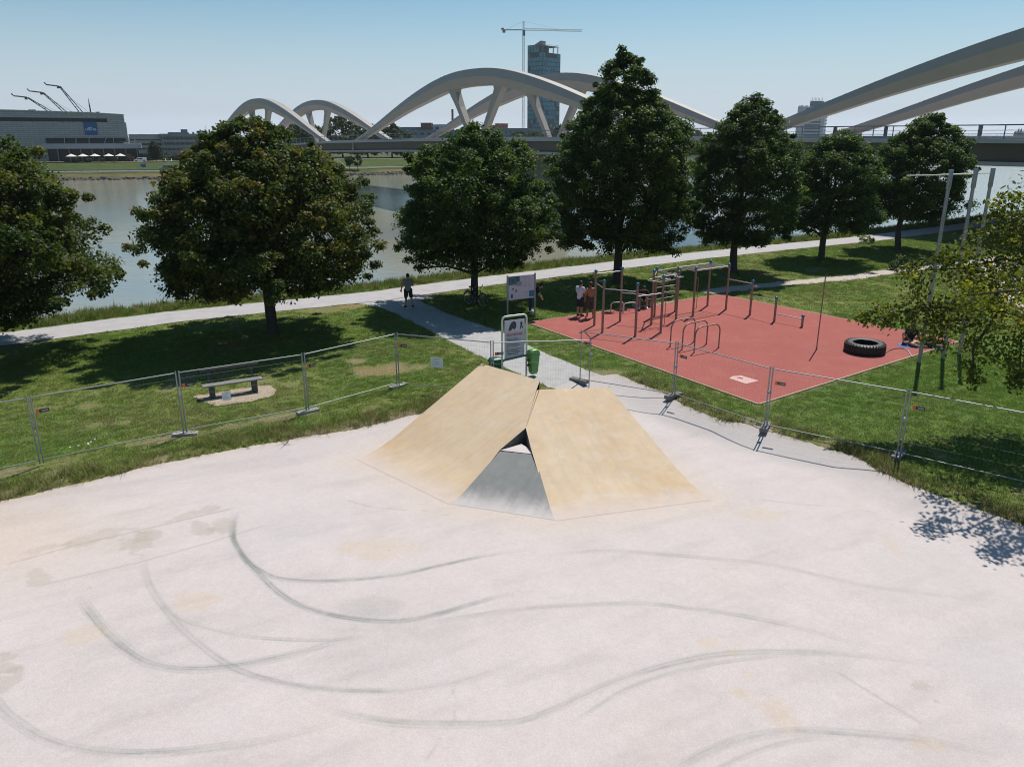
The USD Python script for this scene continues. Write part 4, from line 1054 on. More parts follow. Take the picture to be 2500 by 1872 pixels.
ramp('skate_ramp', 'tan concrete ramp rising away to a high corner, the taller of the pair', (-4.47, 20.45), (-1.58, 17.61), 5.69, Lp, 1.53, tan_tint(71, 0.5),
     [(Lp[6], Lp[0]), (Lp[1], Lp[2]), (Lp[2], Lp[3]), (Lp[3], (0.84, 22.66)), ((0.84, 22.66), Lp[5]), (Lp[5], Lp[6])], 21)
ramp('skate_ramp', 'lower tan concrete ramp with a wide foot, beside the taller one', (1.05, 16.74), (5.1, 17.86), 5.74, Rp, 1.33, tan_tint(81, 0.9),
     [(Rp[1], Rp[2]), (Rp[2], Rp[3]), (Rp[6], Rp[0]), (Rp[5], Rp[6])], 22)
Gp = [(-1.56, 17.64), (1.04, 16.78), (0.62, 19.63), (-0.33, 19.90)]
th, zf = ramp('grey_ramp', 'small dark grey concrete ramp wedged between the two tan ramps', (-1.56, 17.64), (1.04, 16.78), 2.66, Gp, 0.53, grey_tint, [], 23)
mb = MB(); zt = SLAB_Z + 0.53
o = np.array([-1.56, 17.64, 0])
mb.add([np.array([*p, zt]) - o for p in ((-0.33, 19.90), (0.62, 19.63), (0.53, 19.95), (0.27, 20.36))], [(0, 1, 2), (0, 2, 3)])
mb.add([np.array(p) - o for p in ((0.53, 19.95, zt), (0.27, 20.36, zt), (0.53, 19.95, -0.4), (0.27, 20.36, -0.4), (-0.33, 19.90, zt), (-0.33, 19.90, -0.4))], [(0, 2, 3), (0, 3, 1), (1, 3, 5), (1, 5, 4)])
obj('flat_top', mb, 'concrete_pale_look', th)

# ------------------------------------------------------------------ site fence
def fence_panel(label, a, b, sticker=0.10, clamp=True, ha=None, hb=None):
    a, b = np.array(a, float), np.array(b, float)
    d = b - a; ln_ = np.linalg.norm(d); u = d / ln_
    a, b = a + u * 0.045, b - u * 0.045
    ln_ = np.linalg.norm(b - a)
    za, zb = H1(*a) + 0.05, H1(*b) + 0.05
    t = thing('mesh_fence', label, 'fence', (a[0], a[1], za), math.degrees(math.atan2(u[1], u[0])), 'galvanised mesh panels of the site fence')
    dz = zb - za
    P = lambda x, z: (x, 0, z + dz * x / ln_)
    H = 1.93
    for x in (0, ln_):
        obj('post', MB().tube([P(x, 0.0), P(x, H + 0.03)], 0.021, 8), 'galvanised_look', t, smooth=True)
    obj('top_rail', MB().tube([P(0, H - 0.03), P(ln_, H - 0.03)], 0.019, 8), 'galvanised_look', t, smooth=True)
    obj('bottom_rail', MB().tube([P(0, 0.10), P(ln_, 0.10)], 0.017, 8), 'galvanised_look', t, smooth=True)
    w = MB()
    for k in range(1, int(ln_ / 0.10)):
        w.tube([P(k * 0.10, 0.10), P(k * 0.10, H - 0.03)], 0.0011, 3, cap=False)
    for z in (0.45, 0.80, 1.15, 1.50, 1.72):
        w.tube([P(0, z), P(ln_, z)], 0.0017, 3, cap=False)
    obj('wire_mesh', w, 'wire_look', t, kind='stuff')
    if sticker:
        x0 = sticker * ln_; z0 = 1.44
        p = obj('plate', MB().box(x0, x0 + 0.24, -0.012, -0.006, z0, z0 + 0.10), 'black_plate_look', t)
        obj('plate_end', MB().box(x0 - 0.075, x0 - 0.002, -0.012, -0.006, z0 - 0.01, z0 + 0.11), 'orange_plate_look', p)
        obj('plate_print', MB().box(x0 + 0.06, x0 + 0.21, -0.0155, -0.0125, z0 + 0.03, z0 + 0.07), 'pale_ink_look', p)
    if clamp:
        obj('clamp', MB().box(ln_ - 0.02, ln_ + 0.11, -0.03, 0.03, 1.12, 1.17).box(ln_ + 0.03, ln_ + 0.06, -0.045, 0.045, 1.10, 1.19), 'galvanised_look', t)
    return t
LA = ['leftmost fence panel, cut by the left frame edge', 'fence panel with the daisies in the grass behind it', 'fence panel in front of the park bench', 'fence panel right of the bench, leading up to the fence corner', 'fence panel with a white sheet, running behind the tall tan ramp', 'fence panel in front of the skatepark sign and the green bin']
LB = ['fence panel starting at the block beside the grey path, before the red pad', 'fence panel in front of the sprayed emblem on the pad', 'fence panel at the near corner of the red pad', 'fence panel on the lawn before the shade of the oak', 'rightmost fence panel, under the oak']
for k in range(6):
    fence_panel(LA[k], FENCE_A[k], FENCE_A[k + 1], sticker=0.035)
for k in range(5):
    fence_panel(LB[k], FENCE_B[k], FENCE_B[k + 1], sticker=0.05)
def fence_foot(name_mat, label, p, ang, first=[None, None]):
    k = 0 if name_mat == 'grey_block_look' else 1
    z = H1(*p) + (0.005 if k == 0 else -0.07)
    if first[k] is None:
        t = thing('ballast_block', label, 'block', (p[0], p[1], z), ang, 'blocks that hold the fence posts')
        pr = Polygon([(-0.36, -0.115), (0.36, -0.115), (0.36, 0.115), (-0.36, 0.115)])
        body = manifold3d.Manifold.cube((0.72, 0.23, 0.13), True).translate((0, 0, 0.07))
        body -= manifold3d.Manifold.cube((0.16, 0.5, 0.06), True).translate((0, 0, 0.02))
        for x in (-0.26, -0.17, 0.17, 0.26):
            body -= manifold3d.Manifold.cylinder(0.2, 0.026, 0.026, 10).translate((x, 0, 0.05))
        obj('block', body, name_mat, t)
        obj('handle', MB().bar((-0.09, 0, 0.138), (0.09, 0, 0.138), 0.05, 0.012), name_mat, t)
        first[k] = t
        return t
    return dup(first[k], label, (p[0], p[1], z), ang)
gf = 'blocks that hold the fence posts'
fence_foot('grey_block_look', 'dark block on the grey path behind the low tan ramp', FENCE_B[0], -40)
fence_foot('grey_block_look', 'dark block where the path meets the pale concrete', FENCE_B[1], 38)
fence_foot('grey_block_look', 'dark block on the edge of the concrete by the near corner of the pad', FENCE_B[2], 62)
fence_foot('grey_block_look', 'block hidden in the long grass before the oak shade', FENCE_B[3], 50)
fence_foot('pale_block_look', 'pale block in the grass under the leftmost double post', FENCE_A[1], 60)
fence_foot('pale_block_look', 'pale block in the grass left of the park bench', FENCE_A[2], 10)
fence_foot('pale_block_look', 'pale block in the grass right of the park bench', FENCE_A[3], 40)
fence_foot('pale_block_look', 'pale block at the far corner of the fence', FENCE_A[4], 50)
# white sheets hung on the mesh
def sheet_sign(label, a, b, x, z, w=0.42, h=0.30):
    a, b = np.array(a, float), np.array(b, float); u = (b - a) / np.linalg.norm(b - a)
    p = a + u * x
    t = thing('paper_notice', label, 'notice', (p[0] + u[1] * 0.012, p[1] - u[0] * 0.012, H1(*p) + z), math.degrees(math.atan2(u[1], u[0])), None)
    obj('sheet', MB().box(-w / 2, w / 2, -0.006, -0.002, -h / 2, h / 2), 'paper_look', t)
    mb = MB()
    rng = np.random.default_rng(int(x * 100))
    mb.box(-w * 0.22, w * 0.22, -0.0085, -0.0065, h * 0.32, h * 0.37)
    for k in range(5):
        mb.box(-w * 0.36, -w * 0.36 + w * rng.uniform(0.3, 0.72), -0.0085, -0.0065, h * (0.18 - k * 0.11), h * (0.205 - k * 0.11))
    obj('print_lines', mb, 'pale_ink_look', t)
    return t
sheet_sign('white sheet wired to the fence behind the tall tan ramp', FENCE_A[4], FENCE_A[5], 1.55, 1.05, 0.46, 0.36)
sheet_sign('small white sheet on the fence below the bench seat', FENCE_A[2], FENCE_A[3], 1.30, 1.0, 0.26, 0.28)
sheet_sign('white sheet on the fence at the left frame edge', FENCE_A[0], FENCE_A[1], 2.45, 1.15, 0.36, 0.30)
# cross bar and loose pieces
# ------------------------------------------------------------------ park bench
bn = thing('park_bench', 'weathered plank bench on dark concrete supports over bare sand', 'bench', (-9.74, 25.55, 0), math.degrees(math.atan2(0.97, 1.70)))
mb0 = MB().box(-1.0, 1.0, -0.20, -0.04, 0.43, 0.475); obj('seat_plank', mb0, 'old_wood_look', bn)
obj('seat_plank', MB().box(-1.0, 1.0, -0.025, 0.135, 0.43, 0.474), 'old_wood_look', bn)
for x in (-0.70, 0.72):
    obj('support', MB().hexa([(x - .08, -.16, -.05), (x + .08, -.16, -.05), (x + .08, .14, -.05), (x - .08, .14, -.05)], [(x - .08, -.17, .43), (x + .08, -.17, .43), (x + .08, .15, .43), (x - .08, .15, .43)]), 'dark_wood_look', bn)
    obj('back_support', MB().bar((x, 0.17, 0.35), (x, 0.36, 0.92), 0.09, 0.05), 'dark_wood_look', bn)
obj('back_plank', MB().bar((-0.98, 0.345, 0.88), (0.98, 0.345, 0.88), 0.035, 0.09), 'dark_wood_look', bn)

# ------------------------------------------------------------------ signs and bins by the path
SK = thing('skatepark_sign', 'grey skatepark notice hung in a white tubular frame by the path', 'sign', (-0.36, 27.28, H1(-0.36, 27.28)), math.degrees(math.atan2(0.5, 0.9)))
Wd = 1.03
c = [(0, 0, -0.1), (0, 0, 2.22), (0.03, 0, 2.31), (0.12, 0, 2.36), (Wd - 0.12, 0, 2.36), (Wd - 0.03, 0, 2.31), (Wd, 0, 2.22), (Wd, 0, -0.1)]
obj('frame', MB().tube(c, 0.038, 10), 'white_frame_look', SK, smooth=True)
pn = obj('panel', MB().box(0.10, Wd - 0.09, -0.012, 0.012, 0.78, 2.20), 'sign_panel_look', SK)
obj('photo', MB().box(0.11, Wd - 0.10, -0.017, -0.0125, 1.78, 2.19), 'board_look', pn)
def flat(pts, y, th=0.003):
    m = trimesh.creation.extrude_polygon(Polygon(pts), th)
    v = m.vertices[:, [0, 2, 1]].copy(); v[:, 1] = y - v[:, 1]
    return v, m.faces[:, ::-1]
for pts in ([(0.25, 1.82), (0.30, 2.0), (0.38, 2.12), (0.50, 2.16), (0.58, 2.08), (0.58, 1.93), (0.52, 1.84), (0.42, 1.88), (0.34, 1.80)],
            [(0.72, 1.84), (0.76, 1.98), (0.74, 2.07), (0.79, 2.12), (0.84, 2.06), (0.83, 1.96), (0.88, 1.86), (0.84, 1.84), (0.80, 1.93), (0.76, 1.82)]):
    obj('printed_shape', flat(pts, -0.0175), 'ink_look', pn)
m = meshkit.text_mesh('SKATEPARK', 0.105, 0.003, bold=True)
sc = 0.68 / m.bounds[1][0]
v = np.array(m.vertices) * [sc, sc, 1]
obj('lettering', (np.column_stack([v[:, 0] + 0.17, -0.0135 - v[:, 2], v[:, 1] + 1.61]), m.faces), 'red_ink_look', pn)
mb = MB(); rng = np.random.default_rng(3)
for k in range(15):
    if k in (4, 9):
        continue
    z = 1.50 - k * 0.040
    mb.box(0.17, 0.17 + rng.uniform(0.45, 0.68), -0.016, -0.013, z, z + 0.014)
for k in range(5):
    mb.box(0.25 + k * 0.09, 0.30 + k * 0.09, -0.016, -0.013, 0.90, 0.945)
obj('print_lines', mb, 'ink_look', pn)
obj('tape_bar', MB().bar((-0.02, -0.03, 0.72), (Wd + 0.05, -0.03, 0.80), 0.012, 0.07), 'teal_ink_look', SK)
obj('bottom_bar', MB().bar((0.05, 0, 0.76), (Wd - 0.05, 0, 0.76), 0.03, 0.03), 'white_frame_look', SK)

IB = thing('info_board', 'white exercise board on two grey posts beside the red pad', 'sign', (-0.22, 37.19, 0), math.degrees(math.atan2(0.78, 1.36)))
Wd = 1.57
for x in (0, Wd):
    obj('post', MB().tube([(x, 0, -0.1), (x, 0, 2.14)], 0.045, 10), 'galvanised_look', IB, smooth=True)
pn = obj('panel', MB().box(0.05, Wd - 0.05, -0.015, 0.015, 0.92, 2.08), 'board_look', IB)
obj('printed_field', MB().box(0.06, 0.68, -0.020, -0.0155, 1.66, 2.07), 'teal_ink_look', pn)
obj('printed_field', MB().box(1.22, 1.51, -0.020, -0.0155, 1.00, 1.30), 'blue_ink_look', pn)
obj('printed_field', MB().box(0.50, 0.80, -0.024, -0.0205, 1.58, 1.80), 'pale_ink_look', pn)
mb = MB(); rng = np.random.default_rng(4)
for x0, x1, z in ((0.85, 1.2, 2.0), (0.92, 1.05, 1.9), (1.18, 1.27, 1.88), (0.9, 1.08, 1.55), (1.15, 1.38, 1.52), (0.9, 1.12, 1.22)):
    mb.box(x0, x1, -0.020, -0.0155, z, z + 0.022)
for k in range(8):
    for x0 in (0.9, 1.16):
        mb.box(x0, x0 + rng.uniform(0.1, 0.2), -0.018, -0.0155, 1.83 - k * 0.035, 1.837 - k * 0.035)
obj('print_lines', mb, 'pale_ink_look', pn)
mb = MB().tm(trimesh.Trimesh(*flat([(0.22, 1.42), (0.30, 1.52), (0.36, 1.48), (0.30, 1.42)], -0.0155))).tm(trimesh.Trimesh(*flat([(0.42, 1.30), (0.46, 1.44), (0.52, 1.40), (0.50, 1.28)], -0.0155))).tm(trimesh.Trimesh(*flat([(0.18, 1.02), (0.2, 1.2), (0.28, 1.22), (0.3, 1.02)], -0.0155)))
obj('printed_shape', mb, 'ink_look', pn)
obj('frame_box', MB().box(0.16, 0.42, -0.0225, -0.0205, 1.98, 2.0).box(0.16, 0.42, -0.0225, -0.0205, 1.72, 1.74).box(0.16, 0.18, -0.0225, -0.0205, 1.74, 1.98).box(0.40, 0.42, -0.0225, -0.0205, 1.74, 1.98), 'pale_ink_look', pn)

gb = thing('litter_bin', 'light green plastic litter bin strapped to the skatepark sign post', 'bin', (0.80, 27.72, H1(0.8, 27.72)), 29)
def rrect(w, d, r=0.05, n=5):
    out = []
    for cx, cy, a0 in ((w / 2 - r, d / 2 - r, 0), (-w / 2 + r, d / 2 - r, 90), (-w / 2 + r, -d / 2 + r, 180), (w / 2 - r, -d / 2 + r, 270)):
        for k in range(n):
            a = math.radians(a0 + 90 * k / (n - 1)); out.append((cx + r * math.cos(a), cy + r * math.sin(a)))
    return np.array(out)
def loft(levels):
    """levels: (w, d, r, z)"""
    rings = [np.column_stack([rrect(w, d, r), np.full(20, z)]) for w, d, r, z in levels]
    v = np.vstack(rings); m = 20; f = []
    for i in range(len(rings) - 1):
        for j in range(m):
            a, b = i * m + j, i * m + (j + 1) % m
            f += [(a, b, b + m), (a, b + m, a + m)]
    for k in range(1, m - 1):
        f += [(0, k + 1, k), ((len(rings) - 1) * m, (len(rings) - 1) * m + k, (len(rings) - 1) * m + k + 1)]
    return v, np.array(f)
obj('body', loft([(0.24, 0.22, 0.05, 0.10), (0.31, 0.27, 0.06, 0.18), (0.40, 0.34, 0.06, 0.82), (0.44, 0.38, 0.06, 0.83), (0.44, 0.38, 0.06, 0.87)]), 'green_plastic_look', gb, smooth=40)
obj('lid', loft([(0.42, 0.36, 0.06, 0.87), (0.41, 0.35, 0.07, 0.95), (0.33, 0.28, 0.08, 1.02), (0.18, 0.15, 0.06, 1.045)]), 'green_plastic_look', gb, smooth=50)
obj('strap', MB().box(-0.27, -0.16, -0.05, 0.05, 0.62, 0.67).box(-0.27, -0.16, -0.05, 0.05, 0.42, 0.47), 'black_look', gb)
gb2 = thing('waste_container', 'low dark green waste container half hidden behind the tall ramp', 'bin', (-0.62, 28.15, H1(-0.6, 28.1)), 20)
obj('body', loft([(0.40, 0.34, 0.05, 0.0), (0.48, 0.42, 0.05, 0.42), (0.52, 0.46, 0.05, 0.43), (0.52, 0.46, 0.05, 0.47)]), 'dark_green_plastic_look', gb2, smooth=40)
obj('lid', loft([(0.50, 0.44, 0.06, 0.47), (0.46, 0.40, 0.08, 0.56), (0.26, 0.22, 0.07, 0.60)]), 'dark_green_plastic_look', gb2, smooth=50)

# ------------------------------------------------------------------ fitness equipment on the red pad
RIG = {'A1': (3.91, 35.71, 2.62), 'A2': (4.14, 34.34, 2.40), 'A3': (5.25, 36.57, 2.62), 'A4': (5.54, 33.62, 2.40), 'A5': (6.65, 35.89, 2.60), 'A6': (6.82, 34.37, 2.60), 'A7': (7.12, 37.72, 2.42), 'A8': (8.38, 38.80, 2.36),
       'A9': (8.02, 36.83, 2.38), 'A10': (9.07, 37.82, 2.40), 'A11': (10.36, 40.15, 2.38), 'A12': (11.10, 39.25, 2.36), 'A13': (11.97, 37.96, 1.74), 'A14': (12.74, 36.55, 1.18), 'A15': (13.70, 35.47, 0.54)}
rig = thing('pull_up_rig', 'steel pull-up rig with blue-capped posts, ladder and monkey bars on red pad', 'exercise rig', (0, 0, 0.02))
for k, (x, y, h) in RIG.items():
    p = obj('post', MB().tube([(x, y, 0), (x, y, h - 0.06)], 0.056, 12), 'steel_look', rig, smooth=True)
    if k != 'A8':
        obj('cap', MB().sphere((x, y, h - 0.03), 0.082, 2), 'blue_cap_look', p, smooth=True)
def rbar(a, za, b, zb, r=0.024, name='bar', mat='steel_bar_look'):
    pa, pb = np.array([*RIG[a][:2], za]), np.array([*RIG[b][:2], zb])
    return obj(name, MB().tube([pa, pb], r, 8), mat, rig, smooth=True)
rbar('A1', 2.46, 'A3', 2.46); rbar('A1', 2.04, 'A2', 2.04); rbar('A2', 2.03, 'A4', 2.03); rbar('A3', 1.41, 'A5', 1.41); rbar('A4', 1.82, 'A6', 1.82)
rbar('A5', 2.25, 'A9', 2.25); rbar('A7', 2.26, 'A8', 2.26); rbar('A7', 2.28, 'A9', 2.2); rbar('A5', 2.22, 'A7', 2.26); rbar('A8', 2.26, 'A11', 2.26, 0.032); rbar('A10', 2.26, 'A12', 2.26, 0.032)
rbar('A8', 2.24, 'A10', 2.24); rbar('A11', 2.24, 'A12', 2.24); rbar('A12', 1.59, 'A13', 1.59); rbar('A13', 1.0, 'A14', 1.0); rbar('A14', 0.38, 'A15', 0.38)
for z in (0.54, 0.84, 1.12, 1.42, 1.70, 2.0):
    rbar('A7', z, 'A8', z - 0.03, 0.02, 'rung')
a8, a11, a10, a12 = (np.array([*RIG[k][:2], 2.26]) for k in ('A8', 'A11', 'A10', 'A12'))
for k in range(1, 9):
    s = k / 9
    obj('rung', MB().tube([a8 + (a11 - a8) * s, a10 + (a12 - a10) * s], 0.016, 6), 'steel_bar_look', rig, smooth=True)
a5, a9 = np.array([*RIG['A5'][:2], 2.2]), np.array([*RIG['A9'][:2], 2.2])
for s in (-0.06, 0.45, 0.98):
    c0 = a5 + (a9 - a5) * s
    th_ = np.linspace(0, 2 * np.pi, 19)
    obj('ring', MB().tube(np.column_stack([c0[0] + 0.22 * np.cos(th_), c0[1] - 0.12 + 0.22 * np.sin(th_), np.full(19, 2.16)]), 0.016, 6, cap=False), 'steel_bar_look', rig, smooth=True)
for k, (dx, dy) in (('A6', (0.16, 0.05)), ('A10', (0.16, 0.05))):
    x, y, h = RIG[k]
    obj('grab_handle', MB().tube([(x, y, 1.92), (x + dx * .8, y + dy, 1.90), (x + dx, y + dy, 1.80), (x + dx, y + dy, 0.40), (x + dx * .8, y + dy, 0.32), (x, y, 0.30)], 0.016, 7), 'steel_look', rig, smooth=True)
obj('plate', MB().box(5.90, 6.25, 36.95, 37.0, 0.0, 0.01), 'steel_look', rig)
def hoop(label, a, b, h):
    a, b = np.array(a), np.array(b); ln_ = np.linalg.norm(b - a)
    t = thing('dip_bar', label, 'dip bar', (a[0], a[1], 0.02), math.degrees(math.atan2(*(b - a)[::-1])), 'bent steel dip bars on the red pad')
    pts = [(0, 0, 0), (0, 0, h - 0.34)]
    for q in np.linspace(0, math.pi / 2, 7)[1:]:
        pts.append((0.34 - 0.34 * math.cos(q), 0, h - 0.34 + 0.34 * math.sin(q)))
    for q in np.linspace(math.pi / 2, 0, 7):
        pts.append((ln_ - 0.34 + 0.34 * math.cos(q), 0, h - 0.34 + 0.34 * math.sin(q)))
    pts.append((ln_, 0, 0))
    obj('tube', MB().tube(pts, 0.029, 10), 'steel_look', t, smooth=True)
    for x in (0, ln_):
        obj('foot_ring', MB().tube([(x, 0, 0), (x, 0, 0.03)], 0.05, 10), 'steel_look', t)
hoop('bent steel dip bar nearest the pull-up rig', (6.76, 31.83), (7.97, 32.66), 1.11)
hoop('middle one of three bent steel dip bars', (7.17, 31.36), (8.41, 32.25), 1.09)
hoop('bent steel dip bar nearest the tractor tyre', (7.56, 30.85), (8.79, 31.67), 1.07)
pole = thing('thin_pole', 'single thin upright pole standing on the red pad', 'pole', (12.84, 31.36, 0.02))
obj('tube', MB().tube([(0, 0, 0), (0, 0, 3.15)], 0.026, 8), 'steel_look', pole, smooth=True)
obj('sleeve', MB().tube([(0, 0, 0), (0, 0, 0.12)], 0.038, 8), 'steel_look', pole, smooth=True)
pb = thing('push_up_bars', 'two low white-topped push-up bars in the tree shade', 'exercise bars', (5.05, 38.6, 0.02), 20)
for k, (ox, oy) in enumerate(((0, 0), (0.55, -0.35))):
    obj('bar', MB().tube([(ox, oy, 0), (ox, oy, 0.40), (ox + 0.05, oy, 0.47), (ox + 0.12, oy, 0.50), (ox + 0.58, oy, 0.50), (ox + 0.65, oy, 0.47), (ox + 0.70, oy, 0.40), (ox + 0.70, oy, 0)], 0.028, 8), 'white_frame_look', pb, smooth=True)

# tractor tyre with a rope
ty = thing('tractor_tyre', 'big black tractor tyre lying flat on the red pad', 'tyre', (14.72, 31.05, 0.022))
R_, r_, h_ = 0.80, 0.47, 0.42
obj('tyre_body', MB().lathe([(r_, 0.06), (r_ + 0.02, 0.02), (R_ - 0.10, 0.0), (R_ - 0.03, 0.05), (R_ - 0.015, 0.12), (R_ - 0.015, h_ - 0.12), (R_ - 0.03, h_ - 0.05), (R_ - 0.10, h_), (R_ - 0.22, h_ + 0.005), (r_ + 0.02, h_ - 0.02), (r_, h_ - 0.06), (r_ + 0.10, h_ - 0.12), (r_ + 0.16, h_ / 2), (r_ + 0.10, 0.12), (r_, 0.06)], n=48), 'tyre_look', ty, smooth=35)
mb = MB()
for k in range(44):
    a = 2 * math.pi * k / 44
    for z0, z1, da in ((0.05, h_ * 0.52, 0.05), (h_ * 0.48, h_ - 0.05, -0.05)):
        aa = a + (0.07 if z0 > 0.1 else 0)
        q = lambda rr, an, z: (rr * math.cos(an), rr * math.sin(an), z)
        mb.hexa([q(R_ - 0.03, aa - .03, z0), q(R_ + 0.012, aa - .03, z0), q(R_ + 0.012, aa + .03, z0), q(R_ - 0.03, aa + .03, z0)], [q(R_ - 0.03, aa - .03 + da, z1), q(R_ + 0.012, aa - .03 + da, z1), q(R_ + 0.012, aa + .03 + da, z1), q(R_ - 0.03, aa + .03 + da, z1)])
obj('tread', mb, 'tyre_look', ty)
mb = MB()
for k in range(36):
    a = 2 * math.pi * k / 36
    q = lambda rr, an, z: (rr * math.cos(an), rr * math.sin(an), z)
    mb.hexa([q(R_ - 0.16, a - .022, h_ - 0.02), q(R_ - 0.045, a - .022, h_ - 0.05), q(R_ - 0.045, a + .022, h_ - 0.05), q(R_ - 0.16, a + .022, h_ - 0.02)], [q(R_ - 0.16, a - .022, h_ + 0.012), q(R_ - 0.045, a - .022, h_ + 0.002), q(R_ - 0.045, a + .022, h_ + 0.002), q(R_ - 0.16, a + .022, h_ + 0.012)])
obj('shoulder_lugs', mb, 'tyre_look', ty)
rope = catmull([(15.35, 30.75, 0.10), (15.45, 30.72, 0.04), (15.86, 31.2, 0.04), (16.25, 31.48, 0.04), (16.55, 31.46, 0.04), (16.6, 31.2, 0.04), (16.48, 30.78, 0.04), (16.3, 30.2, 0.04)])
rp = thing('rope', 'dark exercise rope running from the tyre, its end white', 'rope', (0, 0, 0))
obj('rope_length', MB().tube(rope[:34], 0.018, 6), 'rope_look', rp, smooth=True)
obj('white_end', MB().tube(rope[33:], 0.022, 6), 'pale_rope_look', rp, smooth=True)

# flagpoles with side arms
for k, (px, py, lab, arm) in enumerate(((16.23, 29.49, 'tall grey flagpole nearest the tyre, with a side arm', 2.1), (17.50, 30.1, 'middle tall grey flagpole behind the oak branches', 2.0), (18.50, 30.7, 'farthest right of the three tall grey flagpoles', 2.3))):
    fp = thing('flagpole', lab, 'flagpole', (px, py, 0), 0, 'three tall flagpoles beside the red pad')
    obj('mast', MB().tube([(0, 0, -0.1), (0, 0, 1.6), (0, 0, 7.0)], [0.075, 0.075, 0.062], 12), 'galvanised_look', fp, smooth=True)
    obj('head_sleeve', MB().tube([(0, 0, 6.72), (0, 0, 7.42)], 0.085, 12), 'galvanised_look', fp, smooth=True)
    obj('side_arm', MB().tube([(0, 0, 7.24), (-arm, -1.0, 7.24)], 0.022, 8), 'white_frame_look', fp, smooth=True)
# ------------------------------------------------------------------ far bank: arena, offices, umbrellas, van
UA = math.degrees(math.atan2(0.3834, 0.9236))
U2, M2 = np.array([0.9236, 0.3834]), np.array([-0.3834, 0.9236])
AO = np.array([-146.7, 277.8])
def fpos(s, d=0.0, z=0.0):
    p = AO + U2 * s + M2 * d
    return (p[0], p[1], z)
ar = thing('arena_building', 'long grey metal-clad hall with roof masts on the far bank', 'building', fpos(0), UA)
roof = lambda s: float(np.interp(s, [-70, -23.6, -11.3, 2.3, 13.5], [16.4, 16.9, 16.6, 16.3, 15.7]))
xs = [-70, -40, -23.6, -17, -11.3, -4, 2.3, 8, 13.5]
# cladding in two bands above and below the window strip, so that the windows sit in an opening
def wallband(x0, x1, z0f, z1f, y0, y1, mb):
    pts = sorted(set([x0, x1] + [x for x in xs if x0 < x < x1]))
    for a, b in zip(pts, pts[1:]):
        mb.hexa([(a, y0, z0f(a)), (b, y0, z0f(b)), (b, y1, z0f(b)), (a, y1, z0f(a))], [(a, y0, z1f(a)), (b, y0, z1f(b)), (b, y1, z1f(b)), (a, y1, z1f(a))])
    return mb
wt, wb = (lambda s: 14.45 - 0.006 * (s + 24)), (lambda s: 13.25 - 0.006 * (s + 24))
lean_r = lambda z: 13.5 - 0.1 * (z - 6.5)
obj('cladding', wallband(-70, 12.9, wt, lambda s: roof(s) - 0.25, 0, 1.0, MB()), 'cladding_look', ar)
obj('cladding', wallband(-70, 13.3, lambda s: 7.9, wb, 0, 1.0, MB()), 'cladding_look', ar)
obj('cladding', MB().box(7.6, 12.9, 0, 1.0, 13.06, 14.25), 'cladding_look', ar)
obj('cladding', MB().hexa([(-70, 0, -1), (-12, 0, -1), (-12, 1.0, -1), (-70, 1.0, -1)], [(-70, 0, 7.9), (-12, 0, 7.9), (-12, 1, 7.9), (-70, 1, 7.9)]), 'cladding_look', ar)
obj('end_wall', MB().hexa([(12.9, 0.01, 6.4), (13.5, 0.01, 6.4), (-12.0, 40, 6.4), (-12.6, 40, 6.4)], [(12.2, 0.01, 15.5), (12.75, 0.01, 15.5), (-13, 40, 15.5), (-13.5, 40, 15.5)]), 'cladding_look', ar)
obj('core', MB().hexa([(-70, 1.2, -1), (11.5, 1.2, -1), (-13.5, 38, -1), (-70, 38, -1)], [(-70, 1.2, 15.2), (11.5, 1.2, 15.2), (-13.5, 38, 15.2), (-70, 38, 15.2)]), 'office_look', ar)
obj('roof', wallband(-70, 12.9, lambda s: roof(s) - 0.25, lambda s: roof(s), -0.35, 9, MB()), 'roof_metal_look', ar)
for a, b in zip([-40, -35, -30, -26.6, -22.6, -18.9, -15.3, -11.9, -8.2, -4.8, -2.4, 0.0, 2.3, 5.0], [-35.3, -30.3, -26.9, -22.9, -19.2, -15.8, -12.3, -8.5, -5.2, -2.7, -.3, 2.0, 4.8, 7.4]):
    obj('window', MB().box(a, b, 0.55, 0.7, wb(a) + 0.02, wt(a) - 0.02), 'dark_glass_look', ar)
obj('glazed_strip', MB().box(-11.7, 13.0, 1.0, 1.19, 6.3, 7.9), 'dark_glass_look', ar)
obj('ledge', MB().box(-13, 17.2, -2.4, 1.0, 4.4, 6.1), 'ledge_look', ar)
obj('terrace_rail', MB().tube([(-12.5, -2.2, 6.75), (17, -2.2, 6.75)], 0.04, 5), 'railing_look', ar)
for s in (-6.5, -3.0, 1.0, 5.6, 8.5, 13.1, 15.2):
    obj('slanted_column', MB().bar((s, -0.4, 6.1), (s + (0.9 if s in (5.6,) else 0.25), -0.2, 8.0), 0.22, 0.22), 'ledge_look', ar)
obj('ground_glazing', MB().box(-12, 16.0, 0.95, 1.15, -1, 4.4), 'dark_glass_look', ar)
for s in (-9, -5.5, -2, 1.5, 5, 8.5, 12, 15.5):
    obj('column', MB().box(s, s + 0.3, -1.6, -1.3, -1, 4.4), 'office_look', ar)
